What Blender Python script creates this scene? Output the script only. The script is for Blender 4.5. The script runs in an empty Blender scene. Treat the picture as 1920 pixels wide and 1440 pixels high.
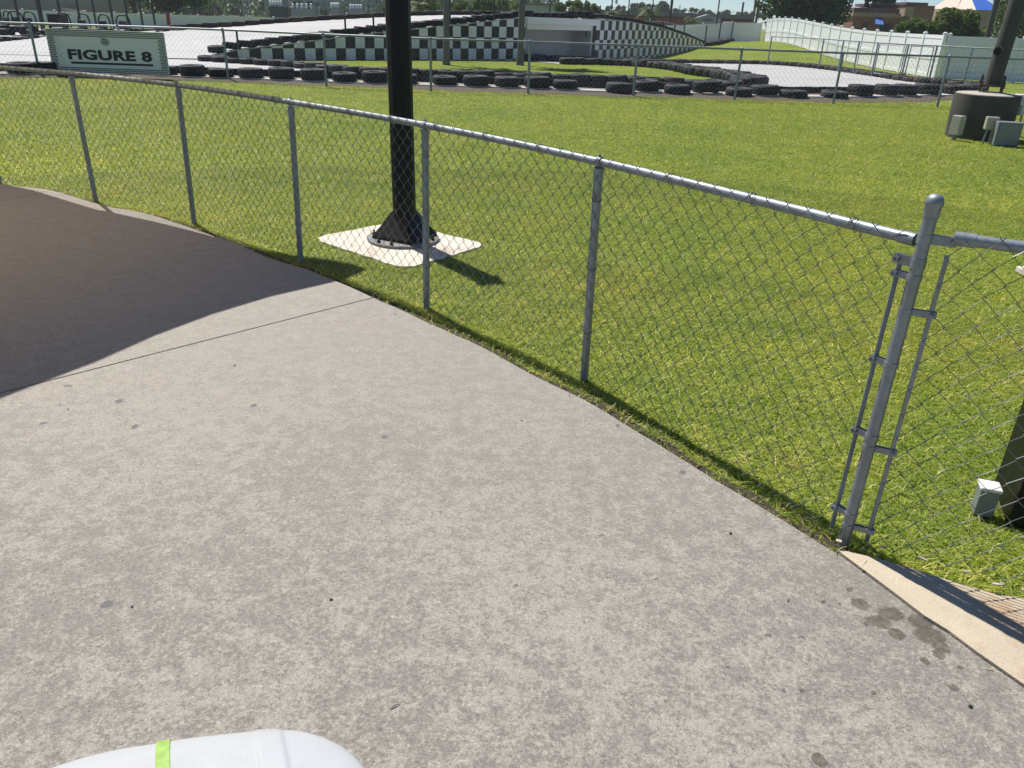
import bpy, bmesh, math, random
import numpy as np
from mathutils import Matrix, Vector
random.seed(7)
rng = np.random.default_rng(11)
sc = bpy.context.scene
COL = sc.collection

# ------------------------------------------------------------------ camera
F_PX = 1460.0                       # focal length for a 1920 px wide frame
H_EYE = 1.655
PITCH = math.atan(689.0 / F_PX)
ROLL = math.radians(2.1)
_fw = np.array([0, math.cos(PITCH), -math.sin(PITCH)])
_rt0 = np.array([1.0, 0, 0]); _up0 = np.cross(_rt0, _fw)
_rt = _rt0 * math.cos(ROLL) + _up0 * math.sin(ROLL)
_up = -_rt0 * math.sin(ROLL) + _up0 * math.cos(ROLL)
cam_d = bpy.data.cameras.new('camera')
cam_d.sensor_width = 36.0
cam_d.lens = 36.0 * F_PX / 1920.0
cam_d.clip_start = 0.05; cam_d.clip_end = 3000
cam = bpy.data.objects.new('camera', cam_d); COL.objects.link(cam)
cam.matrix_world = Matrix(((_rt[0], _up[0], -_fw[0], 0), (_rt[1], _up[1], -_fw[1], 0),
                           (_rt[2], _up[2], -_fw[2], H_EYE), (0, 0, 0, 1)))
sc.camera = cam

# ------------------------------------------------------------------ sky and sun
SUN_EL = math.radians(57)
SUN_AZ = math.radians(37)           # light runs towards (+sin, -cos)
LD = np.array([math.sin(SUN_AZ), -math.cos(SUN_AZ)])       # ground direction of shadows
world = bpy.data.worlds.new('World'); sc.world = world; world.use_nodes = True
wn = world.node_tree.nodes; wl = world.node_tree.links
sky = wn.new('ShaderNodeTexSky'); sky.sky_type = 'NISHITA'; sky.sun_disc = False
sky.sun_elevation = SUN_EL; sky.sun_rotation = -SUN_AZ
sky.air_density = 0.75; sky.dust_density = 0.0; sky.ozone_density = 3.0
_tint = wn.new('ShaderNodeMix'); _tint.data_type = 'RGBA'; _tint.blend_type = 'MULTIPLY'; _tint.inputs[0].default_value = 1.0
_tint.inputs[7].default_value = (0.88, 0.97, 1.07, 1)     # clear maritime blue, even over the whole dome
wl.new(sky.outputs[0], _tint.inputs[6]); wl.new(_tint.outputs[2], wn['Background'].inputs[0]); wn['Background'].inputs[1].default_value = 0.075
sun_d = bpy.data.lights.new('sun', 'SUN'); sun_d.energy = 5.0; sun_d.angle = math.radians(0.53)
sun_d.color = (1.0, 0.955, 0.88)
sun = bpy.data.objects.new('sun', sun_d); COL.objects.link(sun)
_tosun = Vector((-LD[0] * math.cos(SUN_EL), -LD[1] * math.cos(SUN_EL), math.sin(SUN_EL)))
sun.rotation_euler = _tosun.to_track_quat('Z', 'Y').to_euler()
sc.view_settings.view_transform = 'Standard'; sc.view_settings.look = 'None'
sc.view_settings.gamma = 1.0; sc.view_settings.exposure = 0.30
sc.view_settings.use_curve_mapping = False

# ------------------------------------------------------------------ survey helpers
def ground_z(x, y):
    """height of the terrain"""
    x = np.asarray(x, float); y = np.asarray(y, float)
    dip = -0.24 * np.exp(-((x - 5) / 9.0) ** 2 - ((y - 45) / 10.0) ** 2)
    mound = 0.62 * np.exp(-((x - 18) / 5.5) ** 2 - ((y - 61) / 13.0) ** 2)
    return dip + mound

def ray(px, py):
    return _fw + _rt * ((px - 960) / F_PX) - _up * ((py - 720) / F_PX)

def at(px, py, z=None):
    """survey a ground position (or one on the level z) seen in the photograph"""
    d = ray(px, py); zz = 0.0 if z is None else z
    for _ in range(1 if z is not None else 8):
        t = (zz - H_EYE) / d[2]; p = np.array([0, 0, H_EYE]) + d * t
        if z is None: zz = float(ground_z(p[0], p[1]))
    return Vector((p[0], p[1], zz))

def far(px, py, D):
    """position at a known distance D"""
    d = ray(px, py); p = np.array([0, 0, H_EYE]) + d * (D / d[1])
    return Vector(p)

def in_poly(x, y, poly):
    ins = np.zeros(len(x), bool); n = len(poly)
    for i in range(n):
        x0, y0 = poly[i]; x1, y1 = poly[(i + 1) % n]
        if y0 == y1: continue
        c_ = ((y0 > y) != (y1 > y)) & (x < (x1 - x0) * (y - y0) / (y1 - y0) + x0); ins ^= c_
    return ins

# ------------------------------------------------------------------ object helpers
def tag(o, label=None, cat=None, group=None, kind=None):
    if label: o['label'] = label
    if cat: o['category'] = cat
    if group: o['group'] = group
    if kind: o['kind'] = kind
    return o

def thing(name, label, cat, loc=(0, 0, 0), rz=0.0, group=None):
    o = bpy.data.objects.new(name, None); COL.objects.link(o)
    o.location = loc; o.rotation_euler = (0, 0, rz); o.empty_display_size = 0.2
    return tag(o, label, cat, group)

ROWN = {}
def ranked(label, group):
    ROWN[group] = ROWN.get(group, 0) + 1; return label + ', %s from the left' % nth(ROWN[group])
def nth(k):
    return '%d%s' % (k, 'th' if 10 <= k % 100 <= 20 else {1: 'st', 2: 'nd', 3: 'rd'}.get(k % 10, 'th'))

def copy_tree(o, parent=None):
    c = o.copy(); COL.objects.link(c)
    if parent is not None: c.parent = parent
    for ch in list(o.children): copy_tree(ch, c)
    return c

class MB:
    def __init__(s): s.v = []; s.f = []; s.m = []
    def add(s, vs, fs, mi=0):
        n = len(s.v); s.v.extend([tuple(map(float, p)) for p in vs])
        s.f.extend([tuple(i + n for i in q) for q in fs]); s.m.extend([mi] * len(fs)); return s
    def box(s, c, size, rz=0.0, mi=0, top=1.0):
        cx, cy, cz = c; a, b, h = [k / 2 for k in size]; ca, sa = math.cos(rz), math.sin(rz); vs = []
        for z, k in ((-h, 1.0), (h, top)):
            for x, y in ((-a, -b), (a, -b), (a, b), (-a, b)):
                x *= k; y *= k
                vs.append((cx + x * ca - y * sa, cy + x * sa + y * ca, cz + z))
        return s.add(vs, [(3, 2, 1, 0), (4, 5, 6, 7), (0, 1, 5, 4), (1, 2, 6, 5), (2, 3, 7, 6), (3, 0, 4, 7)], mi)
    def beam(s, p, q, w, h=None, mi=0):
        """rectangular bar from p to q"""
        h = h or w; p = Vector(p); q = Vector(q); t = (q - p).normalized()
        u = Vector((0, 0, 1)) if abs(t.z) < 0.95 else Vector((0, 1, 0))
        r = t.cross(u).normalized(); u = r.cross(t); vs = []
        for b in (p, q):
            for i, j in ((-1, -1), (1, -1), (1, 1), (-1, 1)): vs.append(b + r * (i * w / 2) + u * (j * h / 2))
        return s.add(vs, [(3, 2, 1, 0), (4, 5, 6, 7), (0, 1, 5, 4), (1, 2, 6, 5), (2, 3, 7, 6), (3, 0, 4, 7)], mi)
    def tube(s, pts, r, n=8, caps=True, mi=0):
        pts = [Vector(p) for p in pts]; rr = r if isinstance(r, (list, tuple)) else [r] * len(pts)
        ref = None; rings = []
        for i, p in enumerate(pts):
            t = (pts[min(i + 1, len(pts) - 1)] - pts[max(i - 1, 0)]).normalized()
            if ref is None: ref = Vector((0, 0, 1)) if abs(t.z) < 0.9 else Vector((1, 0, 0))
            u = (ref - t * ref.dot(t)).normalized(); w = t.cross(u); ref = u
            rings.append([p + (u * math.cos(2 * math.pi * k / n) + w * math.sin(2 * math.pi * k / n)) * rr[i] for k in range(n)])
        vs = [v for rg in rings for v in rg]; fs = []
        for i in range(len(pts) - 1):
            for k in range(n):
                a = i * n + k; b = i * n + (k + 1) % n; fs.append((a, b, b + n, a + n))
        if caps:
            fs.append(tuple(range(n - 1, -1, -1))); fs.append(tuple(range((len(pts) - 1) * n, len(pts) * n)))
        return s.add(vs, fs, mi)
    def lathe(s, prof, c=(0, 0, 0), n=16, mi=0, closed=False):
        vs = []; fs = []; m = len(prof)
        for k in range(n):
            a = 2 * math.pi * k / n
            for r, z in prof: vs.append((c[0] + r * math.cos(a), c[1] + r * math.sin(a), c[2] + z))
        for k in range(n):
            for i in range(m if closed else m - 1):
                j = (i + 1) % m; k2 = (k + 1) % n
                fs.append((k * m + i, k2 * m + i, k2 * m + j, k * m + j))
        return s.add(vs, fs, mi)
    def prism(s, poly, z0, z1, mi=0):
        """plan polygon (ccw) between two levels"""
        n = len(poly); vs = [(p[0], p[1], z0) for p in poly] + [(p[0], p[1], z1) for p in poly]
        fs = [tuple(range(n - 1, -1, -1)), tuple(range(n, 2 * n))]
        for i in range(n): j = (i + 1) % n; fs.append((i, j, j + n, i + n))
        return s.add(vs, fs, mi)
    def build(s, name, mat, parent=None, smooth=None, link=True):
        me = bpy.data.meshes.new(name); me.from_pydata(s.v, [], s.f)
        mats = mat if isinstance(mat, (list, tuple)) else [mat]
        for m_ in mats: me.materials.append(m_)
        if len(mats) > 1: me.polygons.foreach_set('material_index', s.m)
        if smooth is not None:
            me.polygons.foreach_set('use_smooth', [True] * len(me.polygons)); me.set_sharp_from_angle(angle=math.radians(smooth))
        me.update()
        o = bpy.data.objects.new(name, me)
        if link: COL.objects.link(o)
        if parent is not None: o.parent = parent
        return o

def bevel(o, w, seg=2):
    m = o.modifiers.new('bevel', 'BEVEL'); m.width = w; m.segments = seg; m.limit_method = 'ANGLE'; return o

def polyline(pts, step):
    """resample a polyline with a Catmull-Rom curve"""
    P = [Vector(p) for p in pts]; out = []
    for i in range(len(P) - 1):
        p0 = P[max(i - 1, 0)]; p1 = P[i]; p2 = P[i + 1]; p3 = P[min(i + 2, len(P) - 1)]
        n = max(1, int(round((p2 - p1).length / step)))
        for k in range(n):
            t = k / n
            out.append(0.5 * ((2 * p1) + (p2 - p0) * t + (2 * p0 - 5 * p1 + 4 * p2 - p3) * t * t + (3 * p1 - p0 - 3 * p2 + p3) * t ** 3))
    out.append(P[-1]); return out

def resample(pts, step, offset=0.0):
    """even spacing along a polyline"""
    out = []; d = offset; acc = 0.0
    for a, b in zip(pts[:-1], pts[1:]):
        L = (b - a).length
        while d <= acc + L + 1e-6:
            out.append(a.lerp(b, (d - acc) / L if L else 0)); d += step
        acc += L
    return out

# ------------------------------------------------------------------ materials
def mat_new(name):
    m = bpy.data.materials.new(name); m.use_nodes = True
    nt = m.node_tree; b = nt.nodes['Principled BSDF']; return m, nt, b

def N(nt, typ, **kw):
    n = nt.nodes.new(typ)
    for k, v in kw.items():
        if k in n.inputs: n.inputs[k].default_value = v
        else: setattr(n, k, v)
    return n

def ramp(nt, src, stops):
    r = nt.nodes.new('ShaderNodeValToRGB'); e = r.color_ramp.elements
    while len(e) > 1: e.remove(e[-1])
    for i, (p, c) in enumerate(stops):
        q = e[0] if i == 0 else e.new(p)
        q.position = p; q.color = (c[0], c[1], c[2], 1) if isinstance(c, (tuple, list)) else (c, c, c, 1)
    nt.links.new(src, r.inputs[0]); return r

def noise(nt, vec, scale, detail=4, rough=0.6, dist=0.0):
    n = N(nt, 'ShaderNodeTexNoise', Scale=scale, Detail=detail, Roughness=rough, Distortion=dist)
    nt.links.new(vec, n.inputs['Vector']); return n

def mix(nt, fac, a, b, mode='MIX'):
    n = nt.nodes.new('ShaderNodeMix'); n.data_type = 'RGBA'; n.blend_type = mode
    for s, v in ((0, fac), (6, a), (7, b)):
        if hasattr(v, 'links') or isinstance(v, bpy.types.NodeSocket): nt.links.new(v, n.inputs[s])
        elif isinstance(v, (tuple, list)): n.inputs[s].default_value = (v[0], v[1], v[2], 1)
        else: n.inputs[s].default_value = v
    return n.outputs[2]

def coords(nt, kind='Object'):
    return nt.nodes.new('ShaderNodeTexCoord').outputs[kind]

def bump(nt, b, h, strength, dist=0.01):
    n = N(nt, 'ShaderNodeBump', Strength=strength, Distance=dist)
    nt.links.new(h, n.inputs['Height']); nt.links.new(n.outputs[0], b.inputs['Normal']); return n

def simple(name, col, rough=0.6, metal=0.0, var=0.15, scale=6.0, bumpy=0.0, spec=None, dirt=None, fine=60.0):
    """one base colour with cloudy and fine variation, optional dirt tint"""
    m, nt, b = mat_new(name); c = coords(nt)
    n1 = noise(nt, c, scale, 5, 0.65); n2 = noise(nt, c, fine, 3, 0.6)
    lo = tuple(k * (1 - var) for k in col); hi = tuple(min(1, k * (1 + var)) for k in col)
    r = ramp(nt, n1.outputs[0], [(0.3, lo), (0.7, hi)])
    out = mix(nt, 0.35, r.outputs[0], ramp(nt, n2.outputs[0], [(0.3, lo), (0.7, hi)]).outputs[0])
    if dirt:
        n3 = noise(nt, c, scale * 0.6, 8, 0.7)
        out = mix(nt, ramp(nt, n3.outputs[0], [(0.5, 0.0), (0.68, 0.85)]).outputs[0], out, dirt)
    nt.links.new(out, b.inputs['Base Color'])
    b.inputs['Roughness'].default_value = rough; b.inputs['Metallic'].default_value = metal
    if spec is not None: b.inputs['Specular IOR Level'].default_value = spec
    rr = ramp(nt, n1.outputs[0], [(0.25, max(0, rough - 0.12)), (0.75, min(1, rough + 0.1))]); nt.links.new(rr.outputs[0], b.inputs['Roughness'])
    if bumpy: bump(nt, b, n2.outputs[0], bumpy, 0.01)
    return m

M = {}
M['galv'] = simple('galvanised_steel', (0.27, 0.30, 0.33), 0.50, 0.55, 0.22, 9, 0.05, dirt=(0.22, 0.22, 0.22))
M['galv_wire'] = simple('galvanised_wire', (0.16, 0.165, 0.165), 0.4, 0.35, 0.25, 20)
M['galv_far'] = simple('dull_galvanised_pipe', (0.26, 0.285, 0.30), 0.5, 0.5, 0.2, 3)
M['black_paint'] = simple('black_paint', (0.006, 0.007, 0.009), 0.5, 0.0, 0.35, 4, 0.03, spec=0.28)
M['plate'] = simple('weathered_steel_plate', (0.20, 0.20, 0.20), 0.55, 0.2, 0.3, 10, 0.1, dirt=(0.10, 0.075, 0.06))
M['rubber'] = simple('tyre_rubber', (0.015, 0.016, 0.018), 0.75, 0, 0.3, 5, 0.25, dirt=(0.035, 0.032, 0.03))
M['rubber_brown'] = simple('dusty_tyre_rubber', (0.036, 0.029, 0.028), 0.85, 0, 0.3, 4, 0.25, dirt=(0.065, 0.052, 0.046))
M['belt'] = simple('conveyor_belt', (0.016, 0.016, 0.018), 0.7, 0, 0.3, 2, 0.1)
M['white_block'] = simple('white_painted_block', (0.76, 0.755, 0.75), 0.7, 0, 0.06, 3, 0.3, dirt=(0.63, 0.63, 0.61), fine=40)
M['black_block'] = simple('black_painted_block', (0.016, 0.017, 0.019), 0.6, 0, 0.25, 3, 0.3, fine=40)
M['mortar'] = simple('block_core', (0.10, 0.10, 0.10), 0.9)
M['grey_paint'] = simple('grey_painted_concrete', (0.56, 0.56, 0.54), 0.75, 0, 0.12, 1.5, 0.1)
M['white_paint'] = simple('white_painted_beam', (0.70, 0.71, 0.70), 0.6, 0, 0.06, 1.5, 0.05)
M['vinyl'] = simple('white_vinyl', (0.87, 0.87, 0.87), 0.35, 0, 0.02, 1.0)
M['vinyl_shaded'] = simple('shaded_white_vinyl', (0.74, 0.75, 0.76), 0.45, 0, 0.04, 1.0)  # greyer copy of the white vinyl, shade of the sunless side put into the colour
M['track'] = simple('pale_track_concrete', (0.44, 0.43, 0.415), 0.75, 0, 0.08, 0.6, 0.05, dirt=(0.36, 0.35, 0.34))
M['curb'] = simple('kerb_concrete', (0.50, 0.48, 0.44), 0.85, 0, 0.18, 3, 0.2, dirt=(0.25, 0.22, 0.18))
M['drum'] = simple('stained_concrete', (0.075, 0.070, 0.060), 0.9, 0, 0.5, 2.2, 0.4, dirt=(0.022, 0.021, 0.020))
M['drum_top'] = simple('weathered_concrete_cap', (0.42, 0.38, 0.32), 0.9, 0, 0.2, 5, 0.3)
M['pole_wood'] = simple('weathered_pole', (0.07, 0.066, 0.06), 0.8, 0, 0.25, 4, 0.2)
M['rust'] = simple('rusty_steel', (0.075, 0.05, 0.038), 0.8, 0.2, 0.4, 12, 0.2)
M['box_beige'] = simple('beige_enclosure', (0.42, 0.40, 0.33), 0.5, 0, 0.06, 3)
M['box_grey'] = simple('grey_enclosure', (0.20, 0.22, 0.22), 0.5, 0, 0.08, 3, dirt=(0.14, 0.15, 0.15))
M['box_white'] = simple('white_enclosure', (0.72, 0.71, 0.68), 0.5, 0, 0.05, 8)
M['bark'] = simple('bark', (0.10, 0.085, 0.07), 0.95, 0, 0.35, 8, 0.6)
M['palm_bark'] = simple('palm_bark', (0.16, 0.15, 0.135), 0.95, 0, 0.3, 6, 0.6)
M['dark_post'] = simple('dark_painted_post', (0.03, 0.032, 0.035), 0.55, 0, 0.2, 3)
M['soil'] = simple('dry_soil', (0.10, 0.078, 0.055), 1.0, 0, 0.4, 6, 0.8, dirt=(0.05, 0.04, 0.03))

for key in ('rubber', 'rubber_brown'):
    nt = M[key].node_tree; b_ = nt.nodes['Principled BSDF']; src = b_.inputs['Base Color'].links[0].from_socket; oi = nt.nodes.new('ShaderNodeObjectInfo')
    k_ = ramp(nt, oi.outputs['Random'], [(0.0, (.6, .6, .6)), (.6, (1, 1, 1)), (.85, (1.25, 1.2, 1.15)), (1.0, (1.7, 1.6, 1.5))]); nt.links.new(mix(nt, 1.0, src, k_.outputs[0], 'MULTIPLY'), b_.inputs['Base Color'])

def track_rubber():
    nt = M['track'].node_tree; b_ = nt.nodes['Principled BSDF']; src = b_.inputs['Base Color'].links[0].from_socket; c = coords(nt)
    mp = nt.nodes.new('ShaderNodeMapping'); mp.inputs['Scale'].default_value = (.12, .9, .4); nt.links.new(c, mp.inputs[0])
    n_ = noise(nt, mp.outputs[0], 1.2, 5, .6); nt.links.new(mix(nt, ramp(nt, n_.outputs[0], [(.48, 0.0), (.72, .45)]).outputs[0], src, (.25, .245, .24)), b_.inputs['Base Color'])
track_rubber()

def foliage(name, a, b_, c, trans=0.35):
    m, nt, b = mat_new(name); geo = nt.nodes.new('ShaderNodeNewGeometry')
    n = noise(nt, coords(nt), 0.9, 4, 0.7)
    r = ramp(nt, geo.outputs['Random Per Island'], [(0.0, a), (0.55, b_), (1.0, c)])
    d = ramp(nt, n.outputs[0], [(0.35, 0.7), (0.65, 1.15)])
    col = mix(nt, 1.0, r.outputs[0], d.outputs[0], 'MULTIPLY')
    nt.links.new(col, b.inputs['Base Color']); b.inputs['Roughness'].default_value = 0.6
    b.inputs['Specular IOR Level'].default_value = 0.3
    t = nt.nodes.new('ShaderNodeBsdfTranslucent'); nt.links.new(mix(nt, 0.5, col, (0.13, 0.2, 0.02)), t.inputs[0])
    s = nt.nodes.new('ShaderNodeMixShader'); s.inputs[0].default_value = trans
    nt.links.new(b.outputs[0], s.inputs[1]); nt.links.new(t.outputs[0], s.inputs[2])
    nt.links.new(s.outputs[0], nt.nodes['Material Output'].inputs[0]); return m
M['leaf_dark'] = foliage('dark_leaves', (0.03, 0.052, 0.024), (0.055, 0.085, 0.036), (0.09, 0.125, 0.05))
M['leaf_mid'] = foliage('green_leaves', (0.05, 0.085, 0.024), (0.10, 0.15, 0.04), (0.15, 0.20, 0.06), .5)
M['leaf_light'] = foliage('yellow_green_leaves', (0.08, 0.115, 0.03), (0.15, 0.195, 0.055), (0.23, 0.26, 0.08), .5)
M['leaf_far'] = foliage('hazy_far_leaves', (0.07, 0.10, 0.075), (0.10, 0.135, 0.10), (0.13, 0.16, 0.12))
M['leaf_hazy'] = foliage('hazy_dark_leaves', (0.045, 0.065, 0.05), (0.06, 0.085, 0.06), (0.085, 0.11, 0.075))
M['palm_leaf'] = foliage('palm_fronds', (0.05, 0.07, 0.02), (0.09, 0.11, 0.035), (0.17, 0.15, 0.06))

# grass blades: colour by island, by patch
def grass_mat():
    m, nt, b = mat_new('grass_blades'); geo = nt.nodes.new('ShaderNodeNewGeometry'); c = coords(nt)
    r = ramp(nt, geo.outputs['Random Per Island'], [(0.0, (0.145, 0.215, 0.036)), (0.42, (0.24, 0.305, 0.055)), (0.75, (0.33, 0.37, 0.085)), (0.92, (0.44, 0.44, 0.16)), (1.0, (0.66, 0.61, 0.38))])
    n1 = noise(nt, c, 0.55, 5, 0.65); n2 = noise(nt, c, 2.6, 4, 0.65)
    d1 = ramp(nt, n1.outputs[0], [(0.34, (0.80, 0.89, 0.82)), (0.5, (1, 1, 1)), (0.66, (1.16, 1.08, 1.0))])
    d2 = ramp(nt, n2.outputs[0], [(0.3, (0.80, 0.86, 0.82)), (0.52, (1, 1, 1)), (0.70, (1.18, 1.12, 1.08))])
    col = mix(nt, 1.0, r.outputs[0], d1.outputs[0], 'MULTIPLY'); col = mix(nt, 1.0, col, d2.outputs[0], 'MULTIPLY')
    # the stretch along the near fence is coloured yellower and paler than the field beyond
    sp_ = nt.nodes.new('ShaderNodeSeparateXYZ'); nt.links.new(c, sp_.inputs[0]); wv = nt.nodes.new('ShaderNodeMath'); wv.operation = 'MULTIPLY_ADD'
    nt.links.new(n1.outputs[0], wv.inputs[0]); wv.inputs[1].default_value = 7.0; nt.links.new(sp_.outputs[1], wv.inputs[2])
    fd = nt.nodes.new('ShaderNodeMapRange'); nt.links.new(wv.outputs[0], fd.inputs[0]); fd.inputs[1].default_value = 7.5; fd.inputs[2].default_value = 14.0
    col = mix(nt, 1.0, col, ramp(nt, fd.outputs[0], [(0.0, (1.36, 1.32, 1.25)), (1.0, (0.90, 0.93, 0.92))]).outputs[0], 'MULTIPLY')
    dry = ramp(nt, noise(nt, c, 1.1, 6, 0.7).outputs[0], [(0.60, 0.0), (0.72, 0.5)])
    col = mix(nt, dry.outputs[0], col, (0.24, 0.20, 0.09))
    nt.links.new(col, b.inputs['Base Color']); b.inputs['Roughness'].default_value = 0.5
    b.inputs['Specular IOR Level'].default_value = 0.35
    t = nt.nodes.new('ShaderNodeBsdfTranslucent'); nt.links.new(mix(nt, 1.0, col, (1.6, 1.5, 0.9), 'MULTIPLY'), t.inputs[0])
    s = nt.nodes.new('ShaderNodeMixShader'); s.inputs[0].default_value = 0.55
    nt.links.new(b.outputs[0], s.inputs[1]); nt.links.new(t.outputs[0], s.inputs[2])
    nt.links.new(s.outputs[0], nt.nodes['Material Output'].inputs[0]); return m
M['grass'] = grass_mat()

def lawn_mat():
    m, nt, b = mat_new('lawn'); c = coords(nt)
    n0 = noise(nt, c, 0.35, 5, 0.6); n1 = noise(nt, c, 3.0, 6, 0.7); n2 = noise(nt, c, 45, 4, 0.7)
    a = ramp(nt, n1.outputs[0], [(0.3, (0.135, 0.185, 0.028)), (0.52, (0.19, 0.235, 0.036)), (0.72, (0.255, 0.275, 0.060))])
    d = ramp(nt, n0.outputs[0], [(0.33, (0.80, 0.88, 0.8)), (0.66, (1.18, 1.1, 1.05))])
    e = ramp(nt, n2.outputs[0], [(0.3, 0.62), (0.7, 1.3)])
    col = mix(nt, 1.0, mix(nt, 1.0, a.outputs[0], d.outputs[0], 'MULTIPLY'), e.outputs[0], 'MULTIPLY')
    nt.links.new(col, b.inputs['Base Color']); b.inputs['Roughness'].default_value = 0.9; b.inputs['Specular IOR Level'].default_value = 0.1
    bump(nt, b, n2.outputs[0], 0.6, 0.03); return m
M['lawn'] = lawn_mat()

# near concrete: mottled wear, speckle, gum spots and drips that have shapes of their own
def ellipses(nt, c, spots):
    """mask that is 1 inside any of the (x, y, rx, ry) spots, with wobbly edges"""
    w = noise(nt, c, 22, 3, 0.6); sh = nt.nodes.new('ShaderNodeVectorMath'); sh.operation = 'MULTIPLY_ADD'
    nt.links.new(w.outputs['Color'], sh.inputs[0]); sh.inputs[1].default_value = (0.034, 0.034, 0); nt.links.new(c, sh.inputs[2])
    tot = None
    for x, y, rx, ry in spots:
        s = nt.nodes.new('ShaderNodeVectorMath'); s.operation = 'SUBTRACT'; nt.links.new(sh.outputs[0], s.inputs[0]); s.inputs[1].default_value = (x + 0.017, y + 0.017, 0)
        k = nt.nodes.new('ShaderNodeVectorMath'); k.operation = 'MULTIPLY'; nt.links.new(s.outputs[0], k.inputs[0]); k.inputs[1].default_value = (1 / rx, 1 / ry, 0)
        l = nt.nodes.new('ShaderNodeVectorMath'); l.operation = 'LENGTH'; nt.links.new(k.outputs[0], l.inputs[0])
        f = nt.nodes.new('ShaderNodeMapRange'); nt.links.new(l.outputs['Value'], f.inputs[0])
        f.inputs[1].default_value = 1.12; f.inputs[2].default_value = 0.86
        if tot is None: tot = f.outputs[0]
        else:
            mx = nt.nodes.new('ShaderNodeMath'); mx.operation = 'MAXIMUM'; nt.links.new(tot, mx.inputs[0]); nt.links.new(f.outputs[0], mx.inputs[1]); tot = mx.outputs[0]
    return tot

def spot_list(lst):
    out = []
    for px, py, w, h in lst:
        p = at(px, py, 0.02); q = at(px + w / 2, py, 0.02); r = at(px, py + h / 2, 0.02)
        out.append((p.x, p.y, max(0.006, (q - p).length), max(0.006, (r - p).length)))
    return out
WET = spot_list([(1614, 1132, 32, 20), (1594, 1105, 13, 8), (1670, 1150, 50, 24), (1650, 1166, 44, 26), (1682, 1188, 34, 20), (1727, 1165, 46, 26), (1742, 1192, 56, 34),
                 (1765, 1214, 34, 22), (1758, 1226, 20, 16), (1738, 1240, 16, 11), (1801, 1252, 14, 9), (1787, 1289, 16, 12), (1535, 1424, 28, 26), (1639, 1299, 12, 8), (1544, 1128, 10, 6),
                 (1571, 1132, 8, 5), (1504, 1296, 8, 6), (1626, 1170, 8, 6)])
GUM = spot_list([(200, 1133, 22, 14), (223, 752, 15, 6), (252, 800, 13, 8), (740, 589, 8, 3), (720, 819, 12, 7), (1280, 886, 12, 6), (1160, 798, 8, 5), (808, 608, 6, 3), (81, 793, 13, 5),
                 (111, 760, 6, 3), (476, 760, 10, 6), (968, 1098, 7, 6), (1388, 1270, 9, 6), (713, 1366, 10, 8), (1470, 1296, 6, 5), (1365, 1250, 7, 5)])

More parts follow.
